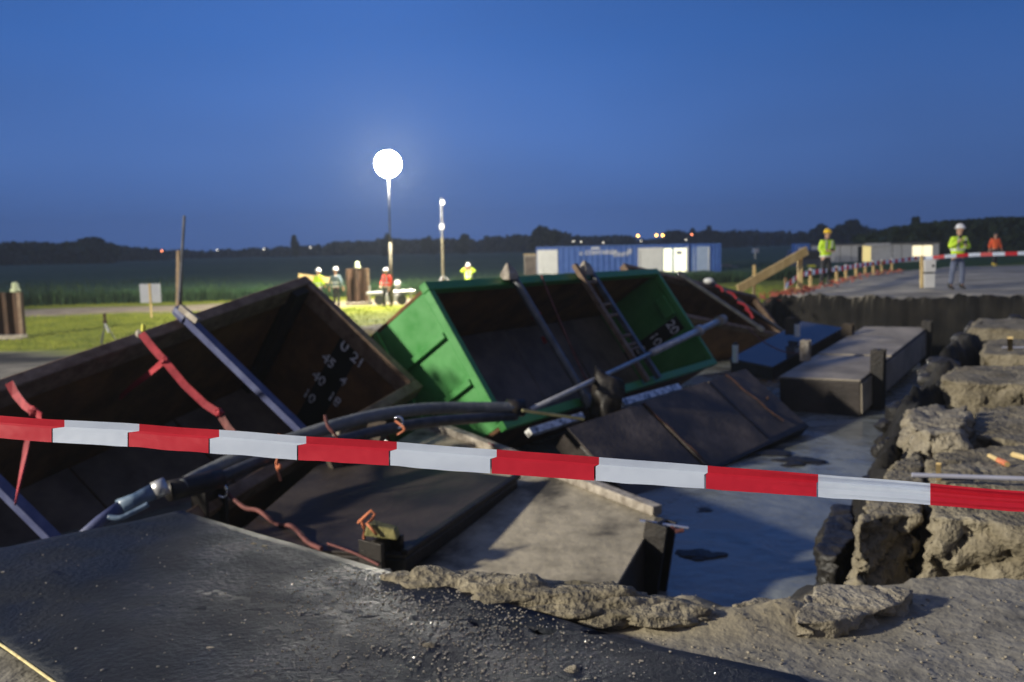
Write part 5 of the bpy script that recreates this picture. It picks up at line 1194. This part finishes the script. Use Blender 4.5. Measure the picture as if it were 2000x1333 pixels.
# dark van behind the yellow helmet
pv = at(1585, 520, Y=66); pv.z = 0; e = empty('parked_van', pv, 'dark parked van with a yellow plate seen from behind, left of the cabin', 'van')
b_ = MB(); b_.hexa([(-0.95, 0, 0.45), (0.95, 0, 0.45), (0.95, 4.6, 0.45), (-0.95, 4.6, 0.45), (-0.82, 0.12, 1.95), (0.82, 0.12, 1.95), (0.82, 3.2, 1.95), (-0.82, 3.2, 1.95)]); b_.build('body', mat('van_paint', (0.03, 0.035, 0.06), rough=0.35), e, 0.08)
MB().box((-0.7, 0.02, 1.25), (0.7, 0.06, 1.75)).build('window', MT['dark'], e); MB().box((-0.3, -0.03, 0.62), (0.3, -0.005, 0.82)).build('number_plate', MT['yellow'], e); MB().box((-0.92, -0.08, 0.42), (0.92, -0.003, 0.58)).build('bumper', MT['dark'], e, 0.02)
for sx in (-0.78, 0.78):
    MB().tube([(sx - 0.1, 0.9, 0.33), (sx + 0.1, 0.9, 0.33)], 0.33, 16).build('wheel', MT['dark'], e); MB().tube([(sx - 0.1, 3.6, 0.33), (sx + 0.1, 3.6, 0.33)], 0.33, 16).build('wheel', MT['dark'], e); MB().box((sx * 1.12 - 0.06, -0.02, 0.9), (sx * 1.12 + 0.06, 0.004, 1.3)).build('tail_light', MT['strap_dirty'], e)
bl = at(1568, 480, Y=67); e = empty('blue_crate', (bl.x, 67, 0), 'small blue and white box standing behind the dark van', 'box'); MB().box((-0.55, 0, 0), (0.55, 1, bl.z + 0.15)).build('body', MT['blue_box'], e, 0.02); MB().box((-0.35, -0.02, bl.z - 0.6), (0.35, -0.002, bl.z - 0.15)).build('label_plate', MT['sign'], e)
yc = at(1688, 520, Y=60)
# small rubble by the containers, road
for i, (x, y, d, r_) in enumerate(((1412, 530, 72, 0.9), (1432, 538, 70, 0.7), (1450, 540, 70, 0.5))):
    p = at(x, y, dep=d); p.z = 0.1; lump('rubble_heap', p, r_, MT['clay_pale'], ['tall grey rubble heap right of the blue containers', 'middle low rubble heap right of the blue containers', 'smallest flat rubble heap right of the blue containers'][i], 'rubble', 'rubble heaps', (1.3, 1, 0.8), i + 60, 0.45)
def strip(name, pts, wd, m, z=0.02):
    P = smooth_path([Vector((a, b, z)) for a, b in pts], 10); vs = []
    for i, q in enumerate(P):
        t = (P[min(i + 1, len(P) - 1)] - P[max(i - 1, 0)]).normalized(); s = t.cross(UP).normalized() * wd / 2; vs += [q - s, q + s]
    mb = MB(); mb.add(vs, [(2 * k, 2 * k + 1, 2 * k + 3, 2 * k + 2) for k in range(len(P) - 1)]); o = mb.build(name, m); tag(o, kind='structure')
def g2(x, y): p = at(x, y, z=0.05); return (p.x, p.y)
strip('road', [g2(1396, 527), g2(1440, 520), g2(1500, 517), g2(1560, 517), g2(1640, 516)], 5.0, mat('road_gravel', (0.20, 0.19, 0.18), (0.30, 0.29, 0.27), 0.8, 0.9), 0.05)
strip('path', [g2(1400, 512), g2(1440, 507), g2(1500, 505), g2(1600, 500)], 6.0, mat('track_gravel', (0.20, 0.19, 0.18), (0.28, 0.27, 0.26), 0.5, 0.9), 0.055)
ps = at(1475, 505, Y=110); e = empty('road_sign', (ps.x, ps.y, 0), 'small blue white road sign in the dark field', 'sign'); zz = at(1475, 490, Y=110).z
MB().box((-0.45, -0.03, zz - 0.3), (-0.03, 0.03, zz + 0.3)).build('panel', MT['blue_pale'], e); MB().box((0.03, -0.03, zz - 0.3), (0.45, 0.03, zz + 0.3)).build('panel', MT['sign'], e); MB().tube([(0, 0.05, 0), (0, 0.05, zz + 0.2)], 0.05, 8).build('post', MT['galv'], e)

# ------------------------------------------------------------------ grass, crop, trees
def blades(name, n, fn, hmin, hmax, wd, m, label, seed, lean=0.3):
    rng = np.random.RandomState(seed); x, y, z, k = fn(rng, n); n = len(x)
    a = rng.rand(n) * 2 * np.pi; hh = hmin + (hmax - hmin) * rng.rand(n) * k; lx, ly = rng.randn(n) * lean * hh, rng.randn(n) * lean * hh
    w2 = wd * (0.6 + 0.8 * rng.rand(n)) / 2; dx, dy = np.cos(a) * w2, np.sin(a) * w2
    v = np.stack([np.stack([x - dx, y - dy, z - 0.02], -1), np.stack([x + dx, y + dy, z - 0.02], -1), np.stack([x + lx, y + ly, z + hh], -1)], 1).reshape(-1, 3)
    me = D.meshes.new(name); f = np.arange(3 * n).astype(np.int32)
    me.vertices.add(3 * n); me.vertices.foreach_set('co', v.ravel()); me.loops.add(3 * n); me.loops.foreach_set('vertex_index', f)
    me.polygons.add(n); me.polygons.foreach_set('loop_start', np.arange(0, 3 * n, 3, dtype=np.int32)); me.polygons.foreach_set('loop_total', np.full(n, 3, np.int32)); me.update(calc_edges=True)
    me.materials.append(m); o = D.objects.new(name, me); COL.objects.link(o); tag(o, label, name, None, 'stuff')
def lawn(rng, n):
    y = 22.5 + 30 * rng.rand(n) ** 0.8; x = -y * 0.66 + (y * 0.66 + 22) * rng.rand(n)
    h, dq, dp, ds = height(x[None], y[None]); path = np.abs(y - 42.5 - 0.13 * (x + 20)) < 3.0
    ok = (dp[0] > 1.4) & (dq[0] > 0.4) & ~(path & (x < 0)) & (fbm(x, y, 0.5, 3, 301) * 0.8 * 2.5 + y > 24.6)
    return x[ok], y[ok], h[0][ok], np.ones(ok.sum())
blades('grass', 70000, lawn, 0.03, 0.12, 0.035, MT['grass'], 'short grass on the low ground behind the containers', 3)
def cropf(rng, n):
    x = -50 + 125 * rng.rand(n); y = edge_line(x) + 0.3 + 26 * rng.rand(n) ** 2.2
    k = 1.0 + 0.5 * (fbm(x, y, 0.35, 2, 77) > 0.25); ok = (sdist(x, y, PLATEAU) > 3) & ~((x > xl - 22) & (x < wx(1400) + 1.5) & (y > 58))
    ok &= x < 24
    return x[ok], y[ok], np.zeros(ok.sum()), k[ok]
blades('crop', 60000, cropf, 0.45, 1.0, 0.07, MT['crop'], 'dark green crop bordering the lit grass', 5, 0.15)
def crop_field():
    xs = np.concatenate([np.linspace(-640, -60, 30), np.linspace(-55, 26, 60), np.linspace(60, 640, 30)]); rows = []
    V = []
    ts = np.array([0, 0.5, 1, 2, 4, 8, 16, 30, 60, 120, 250, 400, 520.0])
    for t in ts:
        for x in xs: V.append((x, float(edge_line(min(max(x, -60), 26))) + 1.0 + t + (30 if x > 26 else 0) , (0.62 if t > 0 else -0.1) + 0.1 * math.sin(x * 1.7 + t)))
    n = len(xs); fs = [(j * n + i, j * n + i + 1, (j + 1) * n + i + 1, (j + 1) * n + i) for j in range(len(ts) - 1) for i in range(n - 1)]
    me = D.meshes.new('field'); me.from_pydata(V, [], fs); me.materials.append(mat('field_green', (0.026, 0.085, 0.030), (0.055, 0.135, 0.045), 0.05, 0.95, bump=0.8, bscale=1.2, bdist=0.3)); me.shade_smooth()
    o = D.objects.new('field', me); COL.objects.link(o); tag(o, kind='structure')
crop_field()

def crown_mesh(seed, n=1500, sc=(1, 1, 0.8), leaf=0.075, blobs=9, openness=0.0):
    rng = np.random.RandomState(seed); C_ = rng.randn(blobs, 3) * np.array([0.42, 0.42, 0.30]); C_[:, 2] += 0.1; Rr_ = 0.32 + 0.25 * rng.rand(blobs)
    k = rng.randint(0, blobs, n); d = rng.randn(n, 3); d /= np.linalg.norm(d, axis=1)[:, None]; P = C_[k] + d * (Rr_[k] * (0.55 + 0.5 * rng.rand(n)))[:, None]
    P *= np.array(sc); a = rng.randn(n, 3); a /= np.linalg.norm(a, axis=1)[:, None]; b = np.cross(a, rng.randn(n, 3)); b /= np.linalg.norm(b, axis=1)[:, None]
    s = (leaf * (0.6 + 0.9 * rng.rand(n)))[:, None]; v = np.stack([P - a * s - b * s, P + a * s - b * s * 0.6, P + a * s * 0.7 + b * s, P - a * s * 0.9 + b * s * 0.8], 1).reshape(-1, 3)
    me = D.meshes.new('crown'); me.from_pydata(v.tolist(), [], [tuple(range(4 * i, 4 * i + 4)) for i in range(n)]); me.materials.append(MT['leaf']); return me
CR = [crown_mesh(i, 1700, (1, 1, 0.85)) for i in range(4)] + [crown_mesh(9, 1500, (0.75, 0.75, 1.15)), crown_mesh(10, 2200, (1.35, 1.2, 0.7))]
TRUNK = MB().tube([(0, 0, -0.95), (0.02, 0, -0.3), (0.05, 0, 0.35)], [0.06, 0.045, 0.02], 8).tube([(0.01, 0, -0.4), (-0.3, 0.1, 0.1)], [0.03, 0.01], 6).tube([(0.01, 0, -0.35), (0.3, -0.1, 0.15)], [0.03, 0.01], 6)
tme = D.meshes.new('trunk'); tme.from_pydata(TRUNK.v, [], TRUNK.f); tme.materials.append(MT['bark'])
def tree(px, ytop, Y, wpx, label, k=0, group='trees along the dark horizon'):
    t = at(px, ytop, Y=Y); hgt = t.z + 0.5; rad = wpx / 2 * Y / F
    e = empty('tree', (t.x, Y, -0.3), label, 'tree', group)
    c = D.objects.new('crown', CR[k % 6]); COL.objects.link(c); c.parent = e; c.scale = (rad, rad, hgt * 0.52); c.location = (0, 0, hgt * 0.55); c.rotation_euler = (0, 0, px % 6)
    q = D.objects.new('trunk', tme); COL.objects.link(q); q.parent = e; q.scale = (hgt * 0.5,) * 3; q.location = (0, 0, hgt * 0.47)
    return e
TL = [(577, 468, 300, 26, 'lone round tree left of the lit mast', 4), (755, 458, 280, 26, 'dark tree directly behind the lit mast', 0), (838, 457, 300, 28, 'round tree between the two masts', 1), (905, 462, 300, 40, 'low tree right of the pale tripod mast', 2),
      (1066, 438, 240, 60, 'biggest lone tree above the blue container', 3), (130, 467, 250, 84, 'tallest dome shaped tree of the wood on the left', 5), (1593, 443, 300, 50, 'rounded tree left of the block shaped pair', 2), (1646, 433, 260, 52, 'left tree of the block shaped pair above the cabin', 5),
      (1674, 434, 262, 44, 'right tree of the block shaped pair above the cabin', 3), (1790, 440, 120, 40, 'slender bushy tree at the left end of the tall hedge', 4)]
for a_ in TL: tree(*a_[:5], k=a_[5])
rng = random.Random(9)
for i, px in enumerate(range(1318, 1440, 17)): tree(px, 452 + rng.uniform(-2, 3), 330, 24, 'dark tree number %s of the low row right of the blue containers' % ['one', 'two', 'three', 'four', 'five', 'six', 'seven', 'eight'][i], k=i)
for i, px in enumerate((1456, 1477, 1499, 1520, 1541, 1562)): tree(px, 457 + rng.uniform(-1, 1), 360, 15, '%s small tree of the evenly spaced roadside row' % ['first', 'second', 'third', 'fourth', 'fifth', 'sixth'][i], k=i)
def hedge(name, spans, label, seed, n=9000):
    rng = np.random.RandomState(seed); V = []
    tot = sum(abs(s[2] - s[0]) for s in spans)
    for (xa, ya, xb, yb, Y, leaf, dn) in spans:
        m_ = int(n * dn * abs(xb - xa) / tot); t = rng.rand(m_); px = xa + (xb - xa) * t; yt = ya + (yb - ya) * t + 5 * fbm(px, px * 0, 0.06, 3, seed) + 3 * fbm(px, px * 0, 0.3, 2, seed + 3)
        for j in range(m_):
            T = at(float(px[j]), float(yt[j]), Y=Y); zt_ = T.z * rng.rand() ** 0.6; c = np.array([T.x + rng.randn() * 0.5, Y + rng.randn() * Y * 0.01, zt_]); a = rng.randn(3); a /= np.linalg.norm(a); b = np.cross(a, rng.randn(3)); b /= np.linalg.norm(b); s = leaf * (0.5 + rng.rand())
            V += [c - a * s - b * s, c + a * s - b * s * .7, c + a * s * .7 + b * s, c - a * s * .8 + b * s]
    me = D.meshes.new(name); me.from_pydata([tuple(v) for v in V], [], [tuple(range(4 * i, 4 * i + 4)) for i in range(len(V) // 4)]); me.materials.append(MT['leaf'])
    o = D.objects.new(name, me); COL.objects.link(o); return tag(o, label, 'hedge' if name == 'hedge' else 'wood', None, 'stuff')
hedge('distant_wood', [(-80, 484, 20, 480, 320, 1.0, 2), (0, 482, 215, 482, 250, 0.9, 2.4), (30, 478, 100, 478, 255, 0.8, 2), (200, 484, 320, 494, 330, 0.8, 1.5), (320, 494, 560, 490, 420, 0.9, 1), (540, 484, 640, 484, 400, 0.8, 1), (640, 478, 780, 471, 380, 0.9, 1.2), (760, 472, 960, 473, 380, 0.9, 1.2),
      (950, 466, 1110, 462, 360, 0.9, 1.4), (1100, 465, 1235, 463, 400, 0.9, 1.2), (1235, 469, 1310, 468, 500, 0.9, 1), (1300, 456, 1440, 456, 350, 0.8, 1.5), (1440, 456, 1610, 458, 420, 0.9, 1.3), (1600, 452, 1720, 456, 300, 0.8, 1.6)], 'far-off dark wood running along the whole horizon', 4, 16000)
hedge('hedge', [(1685, 466, 1760, 446, 108, 0.30, 1.2), (1755, 446, 1850, 436, 106, 0.28, 1.3), (1840, 436, 2010, 427, 104, 0.28, 1.3), (2000, 427, 2140, 424, 104, 0.3, 1)], 'tall dark overgrown hedge behind the cabin and the bank', 8, 15000)
def backing(name, a, b, Y, ya, yb):
    pass
# street lamps on the horizon
for i, (x, y, kind) in enumerate(((1246, 461, 's'), (1282, 460, 's'), (1294.5, 460, 's'), (1351, 458.5, 'r'), (1120, 472, 'w'), (1135, 472.5, 'w'), (1178, 474, 'w'), (316, 490.5, 'r'), (424, 489, 'w'), (515, 487, 'w'), (606, 484, 'w'), (1252, 471, 'w'), (1340, 469, 'w'))):
    Y = 235 if kind != 'w' else 245; t = at(x, y, Y=Y); lab = {'s': 'orange', 'r': 'reddish', 'w': 'whitish'}[kind]
    where = ['left orange street lamp above the blue container', 'middle orange street lamp above the blue container', 'brightest orange street lamp, just right of another', 'reddish street lamp right of the orange ones', 'first tiny white lamp above the blue container', 'second tiny white lamp above the blue container', 'third tiny white lamp above the blue container',
             'reddish lamp at the wood left of the leaning pole', 'white lamp right of the leaning pole', 'white lamp between the leaning pole and the workers', 'faint white lamp above the workers', 'faint white lamp under the left orange one', 'faint white lamp under the reddish one'][i]
    e = empty('street_lamp', (t.x, Y, 0), where, 'street lamp', 'lit lamps along the horizon'); r_ = {'s': 0.30, 'r': 0.20, 'w': 0.13}[kind]
    MB().tube([(0.3, 0, 0), (0.3, 0, t.z + 0.3), (0, 0, t.z + 0.35)], 0.07, 6).build('pole', MT['strut_grey'], e); MB().sphere((0, 0, t.z), r_, 12, 8).build('lamp_head', {'s': MT['sodium'], 'r': MT['redlight'], 'w': MT['farlight']}[kind], e, smooth=True)

# ------------------------------------------------------------------ night haze
hm = D.materials.new('haze'); hm.use_nodes = True; ht = hm.node_tree; ht.nodes.remove(ht.nodes['Principled BSDF'])
pv_ = ht.nodes.new('ShaderNodeVolumePrincipled'); pv_.inputs['Color'].default_value = (0.80, 0.90, 1, 1); pv_.inputs['Density'].default_value = 0.00065
ht.links.new(pv_.outputs[0], ht.nodes['Material Output'].inputs['Volume'])
o = MB().box((-720, -70, -3.0), (720, 700, 30)).build('haze', hm); tag(o, 'thin night haze over the whole site', 'haze', None, 'stuff')
